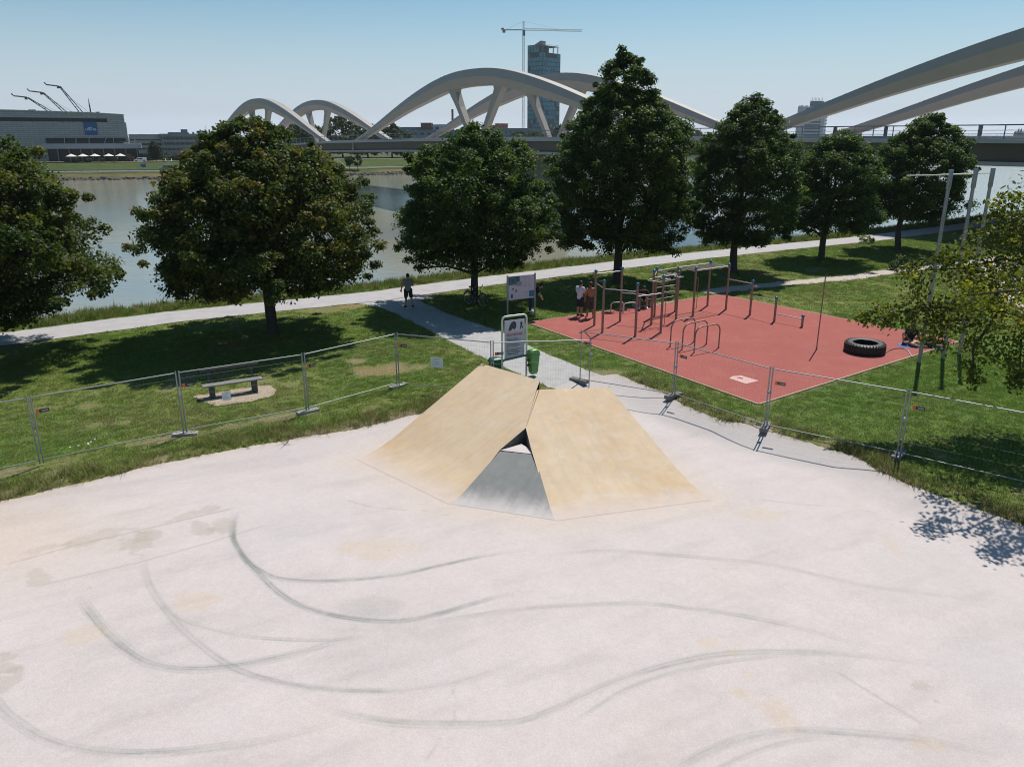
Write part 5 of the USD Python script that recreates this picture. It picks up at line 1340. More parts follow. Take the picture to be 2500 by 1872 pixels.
for k, (sx, hz) in enumerate(((-1.0, 24.9), (-5.9, 22.8), (-10.3, 21.2))):
    m = MB()
    t = -4.7 - k * 0.4
    r0 = roof(sx) - 0.2
    m.tube([(sx, 6, r0), (sx + t, 4, hz - 0.35)], 0.16, 6); m.tube([(sx + 1.1, 6, r0), (sx + t + 0.3, 4, hz - 0.3)], 0.16, 6)
    for q in (0.25, 0.5, 0.75):
        m.tube([(sx + t * q, 6 - 2 * q, r0 + (hz - .35 - r0) * q), (sx + 1.1 + (t - .8) * q, 6 - 2 * q, r0 + (hz - .3 - r0) * q)], 0.07, 5)
    p = obj('roof_mast', m, 'mast_look', ar)
    obj('mast_arm', MB().tube([(sx + t, 4, hz - 0.3), (sx + t - 3.6, 3.2, hz + 0.05), (sx + t - 4.2, 3.1, hz + 0.75)], 0.24, 6), 'mast_look', p)
    obj('lamp_head', MB().box(sx + t - 0.7, sx + t + 0.1, 3.6, 4.4, hz - 1.0, hz - 0.5), 'mast_look', p)
    obj('stay_cable', MB().tube([(sx + t * 0.75, 4.5, r0 + (hz - r0) * .72), (sx + 3.0, 7, r0)], 0.05, 4), 'mast_look', p)
obj('antenna', MB().tube([(2.5, 5, 16), (2.45, 5, 18.7), (2.4, 5, 21.0)], [0.28, 0.22, 0.06], 6), 'mast_look', ar)
obj('roof_hatch', MB().box(-15.8, -13.8, 2, 4, 16.6, 17.0), 'mast_look', ar)
obj('roof_hatch', MB().box(4.2, 5.4, 2, 4, 16.2, 16.5), 'mast_look', ar)
bnr = thing('banner', 'blue advertising banner hung on the grey hall', 'banner', fpos(2.15, -0.12), UA)
obj('cloth', MB().hexa([(-2.0, -0.06, 8.85), (1.95, -0.06, 8.85), (1.95, 0.0, 8.85), (-2.0, 0, 8.85)], [(-2.05, -0.06, 13.15), (2.05, -0.06, 13.15), (2.05, 0, 13.15), (-2.05, 0, 13.15)]), 'banner_look', bnr)
m = meshkit.text_mesh('LINZ AG', 0.62, 0.02, bold=True); s = 3.3 / m.bounds[1][0]
v = np.array(m.vertices)
obj('lettering', (np.column_stack([v[:, 0] * s - 1.65, -0.065 - v[:, 2], v[:, 1] + 10.4]), m.faces), 'white_paint_look', bnr)
obj('small_line', MB().box(-0.85, 0.55, -0.08, -0.065, 11.25, 11.42), 'white_paint_look', bnr)

# five cream parasols before the hall
par = None
for k, s in enumerate((-4.4, -0.9, 2.7, 6.9, 10.5)):
    lab = ['cream parasol nearest the left maple, first of five', 'second cream parasol in the row before the hall', 'middle one of five cream parasols', 'fourth cream parasol, after the gap in the row', 'last cream parasol of the row, by the white post'][k]
    loc = fpos(s, -7.0, 0.1)
    if par is None:
        par = thing('parasol', lab, 'parasol', loc, UA + 20, 'cream parasols before the hall')
        v = [(0, 0, 2.75)]; nseg = 8
        for q in range(nseg):
            a = 2 * math.pi * q / nseg; v.append((1.75 * math.cos(a), 1.75 * math.sin(a), 1.95))
        v2 = [(x, y, z - 0.05) for x, y, z in v]
        f = [(0, 1 + q, 1 + (q + 1) % nseg) for q in range(nseg)]; f2 = [(9, 9 + 1 + (q + 1) % nseg, 9 + 1 + q) for q in range(nseg)]
        ed = []
        for q in range(nseg):
            a, b = 1 + q, 1 + (q + 1) % nseg; ed += [(a, a + 9, b), (b, a + 9, b + 9)]
        obj('canopy', (np.array(v + v2), np.array(f + f2 + ed)), 'parasol_look', par)
        obj('pole', MB().tube([(0, 0, 0), (0, 0, 2.7)], 0.04, 6), 'railing_look', par)
        obj('base', MB().box(-0.35, 0.35, -0.35, 0.35, 0, 0.1), 'grey_block_look', par)
    else:
        dup(par, lab, loc, UA + 20)
wp = thing('white_post', 'white post standing by the last parasol', 'post', fpos(9.5, -7.5, 0.0), UA)
obj('shaft', MB().box(-0.2, 0.2, -0.15, 0.15, 0, 1.6), 'white_paint_look', wp)
obj('cap', MB().box(-0.24, 0.24, -0.19, 0.19, 1.6, 1.66), 'ledge_look', wp)

def office(name, label, s0, s1, d0, d1, z0, z1, wall, bands, n_win, overhang=0.0, cat='building'):
    t = thing(name, label, cat, fpos(s0, d0), UA)
    w, dep = s1 - s0, d1 - d0
    zs = [z0] + [q for b in bands for q in b] + [z1]
    for k in range(0, len(zs), 2):
        obj('wall', MB().box(0, w, 0, dep, zs[k], zs[k + 1]), wall, t)
    for (a, b) in bands:
        obj('band_core', MB().box(0.3, w - 0.3, 0.45, dep - 0.3, a, b), 'office_look', t)
        for q in range(n_win):
            x0, x1 = w * q / n_win + 0.12, w * (q + 1) / n_win - 0.12
            obj('window', MB().box(x0, x1, 0.30, 0.44, a + 0.02, b - 0.02), 'window_look', t)
    obj('roof', MB().box(-overhang, w + overhang, -overhang, dep, z1, z1 + 0.25), 'office_look', t)
    return t
office('pale_building', 'low pale building with banded windows between the hall and the offices', 12.5, 23.6, 22, 40, -0.5, 8.9, 'office_pale_look', [(0.6, 2.2), (3.6, 4.3), (5.2, 6.0), (6.9, 7.4)], 8)
of = office('office_block', 'dark glazed office block left of the bridge end', 23.6, 46, 20, 45, -0.5, 9.1, 'office_look', [(1.0, 2.4), (3.4, 4.2), (5.3, 6.3), (7.2, 8.3)], 14, 0.6)
obj('penthouse', MB().box(2.5, 10, 3, 12, 9.35, 9.9), 'office_look', of)
obj('penthouse', MB().box(7.2, 9.6, 4, 9, 9.9, 11.0), 'office_look', of)
obj('vent', MB().box(13.2, 16.8, 4, 9, 9.35, 10.4).box(14, 14.6, 5, 6, 10.4, 10.9).box(15.8, 16.2, 5, 6, 10.4, 10.9), 'office_look', of)
obj('chimney', MB().box(17.3, 17.8, 5, 5.6, 9.35, 11.0).box(11.2, 12.0, 5, 6, 9.35, 10.0), 'office_look', of)
obj('roof_antenna', MB().tube([(16.4, 5, 10.4), (16.4, 5, 12.3)], 0.06, 4), 'mast_look', of)
lp = thing('lamp_post', 'slim grey lamp post before the dark office block', 'lamp post', fpos(24.5, 2, 0), UA)
obj('mast', MB().tube([(0, 0, 0), (0, 0, 9.0)], [0.11, 0.06], 6), 'galvanised_look', lp)
obj('lamp_head', MB().box(-0.9, 0.05, -0.1, 0.1, 8.9, 9.05), 'galvanised_look', lp)

def vehicle(name, label, loc, rot, Ln, Wd, Hh, paint, cat):
    t = thing(name, label, cat, loc, rot)
    def side(pts):
        m = trimesh.creation.extrude_polygon(Polygon(pts), Wd)
        v = m.vertices[:, [0, 2, 1]].copy(); v[:, 1] = Wd / 2 - v[:, 1]
        return v, m.faces[:, ::-1]
    h = Hh
    obj('body', side([(0, 0.28), (Ln, 0.28), (Ln, 0.62 * h), (Ln * 0.985, 0.93 * h), (Ln * 0.95, h), (Ln * 0.36, h), (Ln * 0.29, 0.95 * h), (Ln * 0.16, 0.60 * h), (Ln * 0.02, 0.50 * h), (0, 0.42 * h)]), paint, t)
    for sgn in (-1, 1):
        for pts in ([(Ln * 0.22, 0.60 * h), (Ln * 0.40, 0.60 * h), (Ln * 0.40, 0.88 * h), (Ln * 0.32, 0.88 * h)], [(Ln * 0.43, 0.60 * h), (Ln * 0.68, 0.60 * h), (Ln * 0.68, 0.88 * h), (Ln * 0.43, 0.88 * h)]):
            m = trimesh.creation.extrude_polygon(Polygon(pts), 0.02)
            v = m.vertices[:, [0, 2, 1]].copy(); v[:, 1] = sgn * (Wd / 2 + 0.012) - v[:, 1] + 0.01
            obj('side_window', (v, m.faces), 'dark_glass_look', t)
        for x in (Ln * 0.18, Ln * 0.80):
            w = obj('wheel', MB().lathe([(0.0, -0.1), (0.31, -0.1), (0.33, -0.05), (0.33, 0.05), (0.31, 0.1), (0.0, 0.1)], (x, sgn * (Wd / 2 - 0.08), 0.33), 14, axis=1), 'tyre_look', t)
    obj('windscreen', MB().hexa([(Ln * .165, -Wd * .42, .62 * h), (Ln * .165 + .02, -Wd * .42, .62 * h), (Ln * .165 + .02, Wd * .42, .62 * h), (Ln * .165, Wd * .42, .62 * h)], [(Ln * .277, -Wd * .40, .93 * h), (Ln * .297, -Wd * .40, .93 * h), (Ln * .297, Wd * .40, .93 * h), (Ln * .277, Wd * .40, .93 * h)]), 'dark_glass_look', t)
    return t
vehicle('van', 'silver grey van parked on the far bank road', (-116.2, 263.2, -2.33), UA + 3, 5.0, 1.9, 1.75, 'silver_paint_look', 'van')
vehicle('parked_car', 'small white car parked by the hall under the trees', fpos(14.5, -8.5, 0.05), UA, 4.1, 1.7, 1.45, 'white_paint_look', 'car')
sg = thing('direction_sign', 'blue arrow-shaped road sign on the far bank', 'sign', (-120.4, 261.0, -2.35), UA)
obj('post', MB().tube([(0, 0, 0), (0, 0, 2.2)], 0.05, 6), 'galvanised_look', sg)
obj('board', flat([(-1.0, 1.75), (-0.45, 2.3), (0.85, 2.3), (0.85, 1.2), (-0.45, 1.2)], -0.06, 0.05), 'sign_blue_look', sg)
gr = thing('guard_rail', 'grey guard rail along the far bank road', 'guard rail', (0, 0, 0))
ss_ = np.linspace(2395, 2500, 24)
pts = np.array([np.array(ln.interpolate(q).coords[0]) for q in ss_]); nn = nm[cKDTree(seg).query(pts)[1]]
pts = pts + nn * 13.4
zr = np.full(len(pts), np.interp(13.4, d_prof, z_prof) + 0.1)
mb = MB()
for i in range(len(pts) - 1):
    mb.bar((*pts[i], zr[i] + 0.62), (*pts[i + 1], zr[i + 1] + 0.62), 0.06, 0.32)
obj('rail', mb, 'galvanised_look', gr)
for p, z in zip(pts, zr):
    obj('post', MB().box(p[0] - .05, p[0] + .05, p[1] - .05, p[1] + .05, z - 0.2, z + 0.6), 'galvanised_look', gr)
st = thing('bank_stairs', 'concrete stairs with two steel handrails by the bridge end', 'stairs', (-116.6, 272.0, -2.2), UA)
for k in range(9):
    obj('step', MB().box(-0.8, 0.8, k * 0.9, k * 0.9 + 1.0, -0.4, 0.15 + k * 0.27), 'ledge_look', st)
for x in (-0.9, 0.9):
    obj('handrail', MB().tube([(x, 0, 0.2), (x, 0, 1.1), (x, 8, 3.3), (x, 8, 2.4)], 0.08, 6), 'white_frame_look', st)
st2 = thing('bank_stairs', 'steep stairs with a slanting rail seen under the bridge', 'stairs', (-58.0, 273.5, -2.1), 35)
for k in range(9):
    obj('step', MB().box(-1.0, 1.0, k * 0.8, k * 0.8 + 0.9, -0.4, 0.15 + k * 0.25), 'ledge_look', st2)
obj('handrail', MB().tube([(1.1, 0, 0.9), (1.1, 7.5, 3.1)], 0.06, 6), 'white_frame_look', st2)

# ------------------------------------------------------------------ skyline
tw = thing('glass_tower', 'tall teal glass tower under construction with an open top', 'tower', (29.8, 800, 0), 0)
AL = math.radians(40)
ld, rd = np.array([-math.cos(AL), math.sin(AL)]), np.array([math.sin(math.radians(50)) * 0 + math.cos(math.radians(50)), math.sin(math.radians(50))])
WL, WR = 19.0, 28.0
def tp(a, b, z, out=0.0):
    p = ld * a + rd * b
    return np.array([p[0], p[1], z])
tw_z = 85.0
obj('shaft', MB().hexa([tp(0, 0, 0), tp(0, WR, 0), tp(WL, WR, 0), tp(WL, 0, 0)], [tp(0, 0, tw_z), tp(0, WR, tw_z), tp(WL, WR, tw_z), tp(WL, 0, tw_z)]), 'tower_frame_look', tw)
nl, nr_ = np.array([-ld[1], ld[0]]), np.array([rd[1], -rd[0]])
nl = nl if nl @ rd < 0 else -nl; nr_ = nr_ if nr_ @ ld < 0 else -nr_
rng = np.random.default_rng(77)
def pane(d, nrm, a0, a1, z0, z1, mat):
    q = [d * a0 + nrm * 0.02, d * a1 + nrm * 0.02, d * a1 + nrm * 0.16, d * a0 + nrm * 0.16]
    obj('pane', MB().hexa([(*p, z0) for p in q], [(*p, z1) for p in q]), mat, tw)
for fl in range(18):
    z0 = 81.0 - (fl + 1) * 4.05
    if z0 < 8:
        break
    for d, nrm, wdt, n in ((ld, nl, WL, 5), (rd, nr_, WR, 6)):
        off = 0.45 * (fl % 2) * wdt / n * (1 if d is ld else -1)
        for k in range(-1, n + 1):
            a0, a1 = k * wdt / n + off + 0.3, (k + 1) * wdt / n + off - 0.3
            a0, a1 = max(a0, 0.3), min(a1, wdt - 0.3)
            if a1 - a0 < 0.8:
                continue
            pd = 0.03 + 0.07 * max(0, fl - 7) * (1.0 if d is rd else 0.45)
            pane(d, nrm, a0, a1, z0 + 0.3, z0 + 3.75, 'tower_dark_pane_look' if rng.random() < pd else 'tower_pane_look')
for d, nrm, a0, a1, dk in ((ld, nl, 0.3, 4.2, 0), (ld, nl, 4.8, 15.8, 1), (ld, nl, 16.2, 18.7, 0), (rd, nr_, 0.3, 3.6, 0), (rd, nr_, 4.0, 21.8, 1), (rd, nr_, 22.2, 27.7, 0)):
    pane(d, nrm, a0, a1, 81.0, 84.8, 'tower_frame_look' if dk else 'tower_pane_look')
obj('upper_storey', MB().hexa([tp(5, 0, 85), tp(5, 14, 85), tp(WL, 14, 85), tp(WL, 0, 85)], [tp(5, 0, 92), tp(5, 14, 92), tp(WL, 14, 92), tp(WL, 0, 92)]), 'tower_frame_look', tw)
for k in range(4):
    pane(ld, nl, 5.4 + k * 3.4, 5.4 + k * 3.4 + 2.6, 85.4, 91.7, 'tower_pane_look')
obj('open_floor', MB().hexa([tp(1, 1, 91), tp(1, 26, 91), tp(14, 26, 91), tp(14, 1, 91)], [tp(1, 1, 91.5), tp(1, 26, 91.5), tp(14, 26, 91.5), tp(14, 1, 91.5)]), 'raw_concrete_look', tw)
for a, b in ((1.5, 1.5), (1.5, 10), (1.5, 18), (1.5, 25.5), (13, 25.5), (7, 25.5)):
    p = tp(a, b, 0); obj('bare_column', MB().box(p[0] - .4, p[0] + .4, p[1] - .4, p[1] + .4, 85, 91), 'raw_concrete_look', tw)
obj('lift_core', MB().hexa([tp(7, 5, 85), tp(7, 13, 85), tp(14, 13, 85), tp(14, 5, 85)], [tp(7, 5, 96), tp(7, 13, 96), tp(14, 13, 94.5), tp(14, 5, 93)]), 'raw_concrete_look', tw)
obj('roof_rail', MB().tube([tp(1, 1, 92.5), tp(1, 26, 92.5), tp(14, 26, 92.5)], 0.12, 4), 'crane_look', tw)
cr = thing('tower_crane', 'white lattice tower crane beside the glass tower', 'crane', (10.7, 780, 0))
def lattice(p0, p1, w, n, r, mb):
    p0, p1 = np.array(p0, float), np.array(p1, float); t = (p1 - p0) / np.linalg.norm(p1 - p0)
    a = np.array([0, 1.0, 0]); b = np.cross(t, a)
    cs = [a * i * w / 2 + b * j * w / 2 for i, j in ((-1, -1), (1, -1), (1, 1), (-1, 1))]
    for c in cs:
        mb.tube([p0 + c, p1 + c], r, 4)
    for k in range(n):
        q0, q1 = p0 + (p1 - p0) * k / n, p0 + (p1 - p0) * (k + 1) / n
        for i in range(4):
            j = (i + 1) % 4
            mb.tube([q0 + cs[i], q1 + cs[j]], r * 0.7, 3, cap=False); mb.tube([q0 + cs[i], q0 + cs[j]], r * 0.7, 3, cap=False)
    return mb
obj('mast', lattice((0, 0, 0), (0, 0, 97), 2.0, 34, 0.16, MB()), 'crane_look', cr)
obj('jib', lattice((1, 0, 102.4), (54.5, 0, 101.4), 1.5, 26, 0.12, MB()), 'crane_look', cr)
obj('counter_jib', MB().box(-20.5, -1, -0.8, 0.8, 101.7, 102.5), 'crane_look', cr)
obj('counterweight', MB().box(-19.5, -16.8, -1, 1, 99.6, 101.7), 'girder_look', cr)
obj('winch', MB().box(-20.8, -18.2, -0.9, 0.9, 102.5, 103.6), 'crane_red_look', cr)
obj('cab', MB().box(-1.0, 1.5, -1.3, 1.3, 97, 101.8), 'girder_look', cr)
obj('apex', lattice((0, 0, 101.8), (0, 0, 109.4), 1.1, 4, 0.14, MB()), 'crane_look', cr)
obj('tie_bar', MB().tube([(0, 0, 109.3), (33, 0, 102.6)], 0.09, 4).tube([(0, 0, 109.3), (-16, 0, 102.4)], 0.09, 4), 'crane_look', cr)
ht = thing('hotel_tower', 'pale high-rise with rows of dark windows behind the right arches', 'tower', (306.8, 800, 0), 0)
hl, hr = np.array([-1.0, 0.10]), np.array([0.55, 0.83])
hp = lambda a, b, z: np.array([*(hl * a + hr * b), z])
floors = np.arange(2.5, 33.5, 3.05)
zs = [0.0]
for z in floors:
    zs += [z, z + 1.5]
zs.append(36.0)
for k in range(0, len(zs), 2):
    obj('wall', MB().hexa([hp(0, 0, zs[k]), hp(0, 13, zs[k]), hp(26, 13, zs[k]), hp(26, 0, zs[k])], [hp(0, 0, zs[k + 1]), hp(0, 13, zs[k + 1]), hp(26, 13, zs[k + 1]), hp(26, 0, zs[k + 1])]), 'hotel_look', ht)
for z in floors:
    z = float(z)
    obj('wall', MB().hexa([hp(0.0, 0.0, z), hp(0, 0.6, z), hp(3.0, 0.6, z), hp(3.0, 0.0, z)], [hp(0, 0, z + 1.5), hp(0, .6, z + 1.5), hp(3, .6, z + 1.5), hp(3, 0, z + 1.5)]), 'hotel_look', ht)
    obj('wall', MB().hexa([hp(18.0, 0.0, z), hp(18, 0.6, z), hp(26.0, 0.6, z), hp(26.0, 0.0, z)], [hp(18, 0, z + 1.5), hp(18, .6, z + 1.5), hp(26, .6, z + 1.5), hp(26, 0, z + 1.5)]), 'hotel_look', ht)
    for k in range(5):
        a0 = 3.0 + k * 3.0
        obj('window', MB().hexa([hp(a0 + .2, .25, z), hp(a0 + .2, .5, z), hp(a0 + 2.8, .5, z), hp(a0 + 2.8, .25, z)], [hp(a0 + .2, .25, z + 1.5), hp(a0 + .2, .5, z + 1.5), hp(a0 + 2.8, .5, z + 1.5), hp(a0 + 2.8, .25, z + 1.5)]), 'window_look', ht)
    obj('window', MB().hexa([hp(.25, 2, z), hp(.25, 11.5, z), hp(.6, 11.5, z), hp(.6, 2, z)], [hp(.25, 2, z + 1.5), hp(.25, 11.5, z + 1.5), hp(.6, 11.5, z + 1.5), hp(.6, 2, z + 1.5)]), 'window_look', ht)
obj('inner_core', MB().hexa([hp(.7, .7, 0), hp(.7, 12.5, 0), hp(25.5, 12.5, 0), hp(25.5, .7, 0)], [hp(.7, .7, 35.5), hp(.7, 12.5, 35.5), hp(25.5, 12.5, 35.5), hp(25.5, .7, 35.5)]), 'office_look', ht)
obj('roof_block', MB().hexa([hp(4, 2, 36), hp(4, 10, 36), hp(15.5, 10, 36), hp(15.5, 2, 36)], [hp(4, 2, 41), hp(4, 10, 41), hp(15.5, 10, 41), hp(15.5, 2, 41)]), 'blue_roof_look', ht)
mb = MB(); rng = np.random.default_rng(9)
for k in range(9):
    p = hp(4.2 + k * 1.35, 2.3, 41); mb.box(p[0] - .12, p[0] + .12, p[1] - .12, p[1] + .12, 41, 41 + rng.uniform(1.5, 3.6))
for k in range(7):
    p = hp(17 + k * 1.25, 0.5, 36); mb.box(p[0] - .3, p[0] + .3, p[1] - .1, p[1] + .1, 36, 36 + rng.uniform(0.7, 1.4))
obj('aerial', mb, 'mast_look', ht, kind='stuff')
ch = thing('church', 'distant twin-spired church on the horizon at far right', 'church', (940, 1500, 0))
obj('nave', MB().box(-8, 12, -4, 4, 0, 14).hexa([(-8, -4, 14), (12, -4, 14), (12, 4, 14), (-8, 4, 14)], [(-8, -.3, 17), (12, -.3, 17), (12, .3, 17), (-8, .3, 17)]), 'church_look', ch)
for x in (-4, 0.5):
    obj('spire', MB().box(x - 1.2, x + 1.2, -4, -1.6, 0, 17).hexa([(x - 1.2, -4, 17), (x + 1.2, -4, 17), (x + 1.2, -1.6, 17), (x - 1.2, -1.6, 17)], [(x - .05, -2.85, 23), (x + .05, -2.85, 23), (x + .05, -2.75, 23), (x - .05, -2.75, 23)]), 'church_look', ch)
sk = thing('chimney_stack', 'brown brick chimney stack behind the big arch', 'chimney', (-43.8, 600, 0))
obj('shaft', MB().tube([(0, 0, 0), (0, 0, 26.5)], [0.95, 0.75], 12), 'brick_wall_look', sk, smooth=40)
obj('rim', MB().tube([(0, 0, 26.5), (0, 0, 27.1)], 0.85, 12), 'brick_wall_look', sk)
def block(name, label, x, y, w, d, h, wall, n, floors_, roofm='blue_roof_look', fh=3.2, z0=0.0):
    t = thing(name, label, 'building', (x, y, z0))
    obj('wall', MB().box(0, w, 0, d, -1, h), wall, t)
    obj('roof', MB().box(-.2, w + .2, -.2, d, h, h + 0.35), roofm, t)
    for fl in range(floors_):
        zz = h - (fl + 1) * fh + 0.8
        for k in range(n):
            x0 = w * (k + .18) / n; x1 = w * (k + .82) / n
            obj('window', MB().box(x0, x1, -0.06, -0.01, zz, zz + 1.5), 'window_look', t)
    return t
block('brick_building', 'dark red brick block behind the big arch', -53.9, 480, 6.0, 12, 15.6, 'brick_wall_look', 2, 2, 'office_look')
block('white_building', 'white flat-roofed building right of the brick block', -49.8, 482, 14, 12, 14.7, 'hotel_look', 4, 2, 'office_look')
block('glass_hall', 'long low blue-grey hall behind the bridge', -68, 478, 42, 3, 11.6, 'blue_roof_look', 10, 1)
block('blue_roofed_building', 'blue-grey building with a flat roof beside the red brick', -75, 484, 21, 14, 13.2, 'blue_roof_look', 6, 2)
block('yellow_building', 'yellow building seen through the bridge struts', -22.5, 600, 10, 12, 15.9, 'yellow_wall_look', 4, 3, 'office_look')
block('red_building', 'red building next to the yellow one', -12.4, 600, 9.3, 12, 17.0, 'red_wall_look', 4, 3, 'office_look')
block('long_office', 'long dark flat-roofed office behind the bridge railing', -19, 520, 33, 14, 12.9, 'blue_roof_look', 12, 2)
block('far_house', 'low pale house right of the high-rise', 330, 800, 16, 12, 14, 'hotel_look', 5, 2)
block('far_house', 'grey flat house left of the high-rise', 236, 760, 22, 12, 12.5, 'blue_roof_look', 6, 2)
# trees of the far bank
far = 'trees beyond the far bank'
for k, (x, y, h, w, lab) in enumerate(((-69.5, 330, 16.6, 8.5, 'big dark tree filling the gap between the far arches'), (-58.5, 326, 13.0, 7.0, 'dark round tree right of the biggest far tree'), (-81, 332, 12.5, 7.0, 'bushy green tree left of the biggest far tree'), (-89.5, 336, 14.7, 6.0, 'far tree behind the left strut of the small arch'),
     (-49.0, 328, 12.8, 5.5, 'far tree at the foot of the big arch'), (-43.5, 332, 9.8, 4.0, 'low far tree behind the railing by the big arch'), (-17.5, 345, 12.4, 5.0, 'pale loose far tree behind the big arch strut'), (22, 370, 12.8, 5.0, 'pale far tree under the glass tower'), (12, 372, 10.5, 6.0, 'low bushy tree left of the glass tower foot'),
     (3, 368, 10.4, 6.0, 'dark low tree before the long office'), (30, 372, 10.6, 6.0, 'low tree right of the glass tower foot'), (84, 420, 15.0, 7.0, 'hazy tree right of the tall maple'), (94, 425, 12.5, 6.5, 'hazy tree beside the egg-shaped maple'), (-30, 340, 9.4, 5.0, 'low tree behind the railing left of the V strut'))):
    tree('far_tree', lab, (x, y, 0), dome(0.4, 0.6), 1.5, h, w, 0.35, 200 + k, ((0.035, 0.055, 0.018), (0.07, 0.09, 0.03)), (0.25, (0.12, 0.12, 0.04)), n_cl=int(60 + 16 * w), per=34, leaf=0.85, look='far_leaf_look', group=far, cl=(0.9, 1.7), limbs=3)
tree('small_tree', 'dark round tree at the end of the hall terrace', fpos(21.5, -4.0, 0.0), dome(0.35, 0.6), 0.6, 6.9, 2.1, 0.18, 231, ((0.02, 0.04, 0.014), (0.045, 0.06, 0.02)), (0.1, (0.1, 0.1, 0.03)), n_cl=110, per=30, leaf=0.42, look='far_leaf_look', cl=(0.4, 0.8), limbs=3)
for k, (x, y, h, w, lab) in enumerate(((-61.0, 271.5, 3.4, 1.1, 'slim young tree left of the stairs under the bridge'), (-55.2, 272.0, 4.0, 1.3, 'young tree right of the stairs under the bridge'), (-52.6, 272.5, 4.2, 1.4, 'fuller young tree under the bridge on the far bank'))):
    tree('young_tree', lab, (x, y, -2.3), dome(0.4, 0.5), 1.2, h + 0.6, w, 0.10, 240 + k, ((0.02, 0.035, 0.014), (0.05, 0.06, 0.02)), (0.1, (0.1, 0.1, 0.03)), n_cl=46, per=22, leaf=0.36, look='far_leaf_look', cl=(0.3, 0.6), limbs=3)
def shrub(label, loc, r, h, seed, cols=((0.03, 0.05, 0.016), (0.075, 0.085, 0.026)), leaf=0.3):
    tree('shrub', label, loc, dome(0.35, 0.8), 0.05, h, r, 0.05, seed, cols, (0.3, (0.13, 0.11, 0.04)), n_cl=40, per=24, leaf=leaf, look='far_leaf_look', cl=(0.25, 0.5), limbs=2, cat='shrub')
for k, (s, d, r, h, lab) in enumerate(((-3.0, -8.6, 1.2, 1.5, 'dark shrub under the first parasols'), (0.8, -8.4, 1.2, 1.4, 'dark shrub below the second parasol'), (4.6, -8.2, 1.2, 1.5, 'dark shrub in the gap of the parasol row'), (8.6, -8.3, 1.2, 1.4, 'dark shrub below the fourth parasol'),
     (13.0, -6.5, 1.5, 2.6, 'reddish shrub right of the parasols'), (19.2, -7.0, 1.3, 2.2, 'square-cut dark shrub right of the white car'), (25.5, -5.0, 2.2, 2.8, 'pale green shrub by the bridge end'), (28.0, -6.0, 1.8, 2.2, 'dark shrub beside the bank stairs'))):
    shrub(lab, fpos(s, d, 0.0), r, h, 260 + k, ((0.05, 0.07, 0.02), (0.12, 0.13, 0.04)) if 'pale' in lab else ((0.06, 0.035, 0.02), (0.10, 0.06, 0.03)) if 'reddish' in lab else ((0.02, 0.035, 0.014), (0.05, 0.06, 0.02)))
# weeds by the trail and on the bank
for k, (x, y, r, h, lab) in enumerate(((26.6, 52.5, 0.45, 0.75, 'largest leafy weed on the gravel trail'), (27.4, 52.6, 0.3, 0.5, 'leafy weed next to the largest one on the trail'), (28.5, 53.6, 0.35, 0.6, 'dark leafy weed farthest along the trail'), (25.7, 51.7, 0.3, 0.4, 'small leafy weed at the near end of the trail clump'), (29.9, 65.6, 0.8, 0.6, 'bushy weed at the edge of the riverside path'))):
    tree('weed', lab, (x, y, H1(x, y)), dome(0.4, 0.7), 0.0, h, r, 0.012, 280 + k, ((0.06, 0.08, 0.03), (0.11, 0.14, 0.05)), (0.1, (0.15, 0.15, 0.05)), n_cl=26, per=16, leaf=0.12, look='leaf_look', cl=(0.08, 0.2), limbs=3, cat='weed')
# white daisies in the grass
rng = np.random.default_rng(66)
for k in range(6):
    x, y = -12.35 + rng.normal() * 0.22, 20.75 + rng.normal() * 0.22
    t = thing('daisy', 'white daisy in the small clump on the lawn behind the leftmost double post', 'flower', (x, y, H1(x, y)), 0, 'white daisies in the lawn')
    obj('stem', MB().tube([(0, 0, 0), (0.01, 0.0, 0.13)], 0.004, 4), 'green_plastic_look', t)
    obj('bloom', MB().lathe([(0.0, 0.135), (0.026, 0.14), (0.03, 0.132), (0.0, 0.128)], n=9), 'white_cloth_look', t)
# ------------------------------------------------------------------ people
M3 = manifold3d.Manifold
def ball(c, r, n=14):
    return M3.sphere(r, n).translate([float(q) for q in c])
def bone(a, ra, b, rb):
    return M3.batch_hull([ball(a, ra), ball(b, rb)])
def soften(man, edge=0.03, it=6):
    m = man.refine_to_length(edge).to_mesh()
    t = trimesh.Trimesh(np.array(m.vert_properties[:, :3], float), np.array(m.tri_verts), process=False)
    trimesh.smoothing.filter_taubin(t, lamb=0.5, nu=0.53, iterations=it)
    return t
def to_man(t):
    return M3(manifold3d.Mesh(np.asarray(t.vertices, np.float32), np.asarray(t.faces, np.uint32)))

STAND = dict(pelvis=(0, 0, .95), hipL=(-.095, 0, .92), hipR=(.095, 0, .92), kneeL=(-.105, .01, .50), kneeR=(.105, .01, .50), ankleL=(-.11, -.02, .09), ankleR=(.11, -.02, .09), toeL=(-.125, .15, .035), toeR=(.125, .15, .035),
             waist=(0, .0, 1.08), chest=(0, -.01, 1.30), neck=(0, -.01, 1.50), head=(0, .02, 1.655), face=(0, 1, 0), shL=(-.185, -.01, 1.43), shR=(.185, -.01, 1.43), elL=(-.25, -.02, 1.14), elR=(.25, -.02, 1.14), wrL=(-.27, .06, .89), wrR=(.27, .06, .89), hdL=(0, .2, -1), hdR=(0, .2, -1))

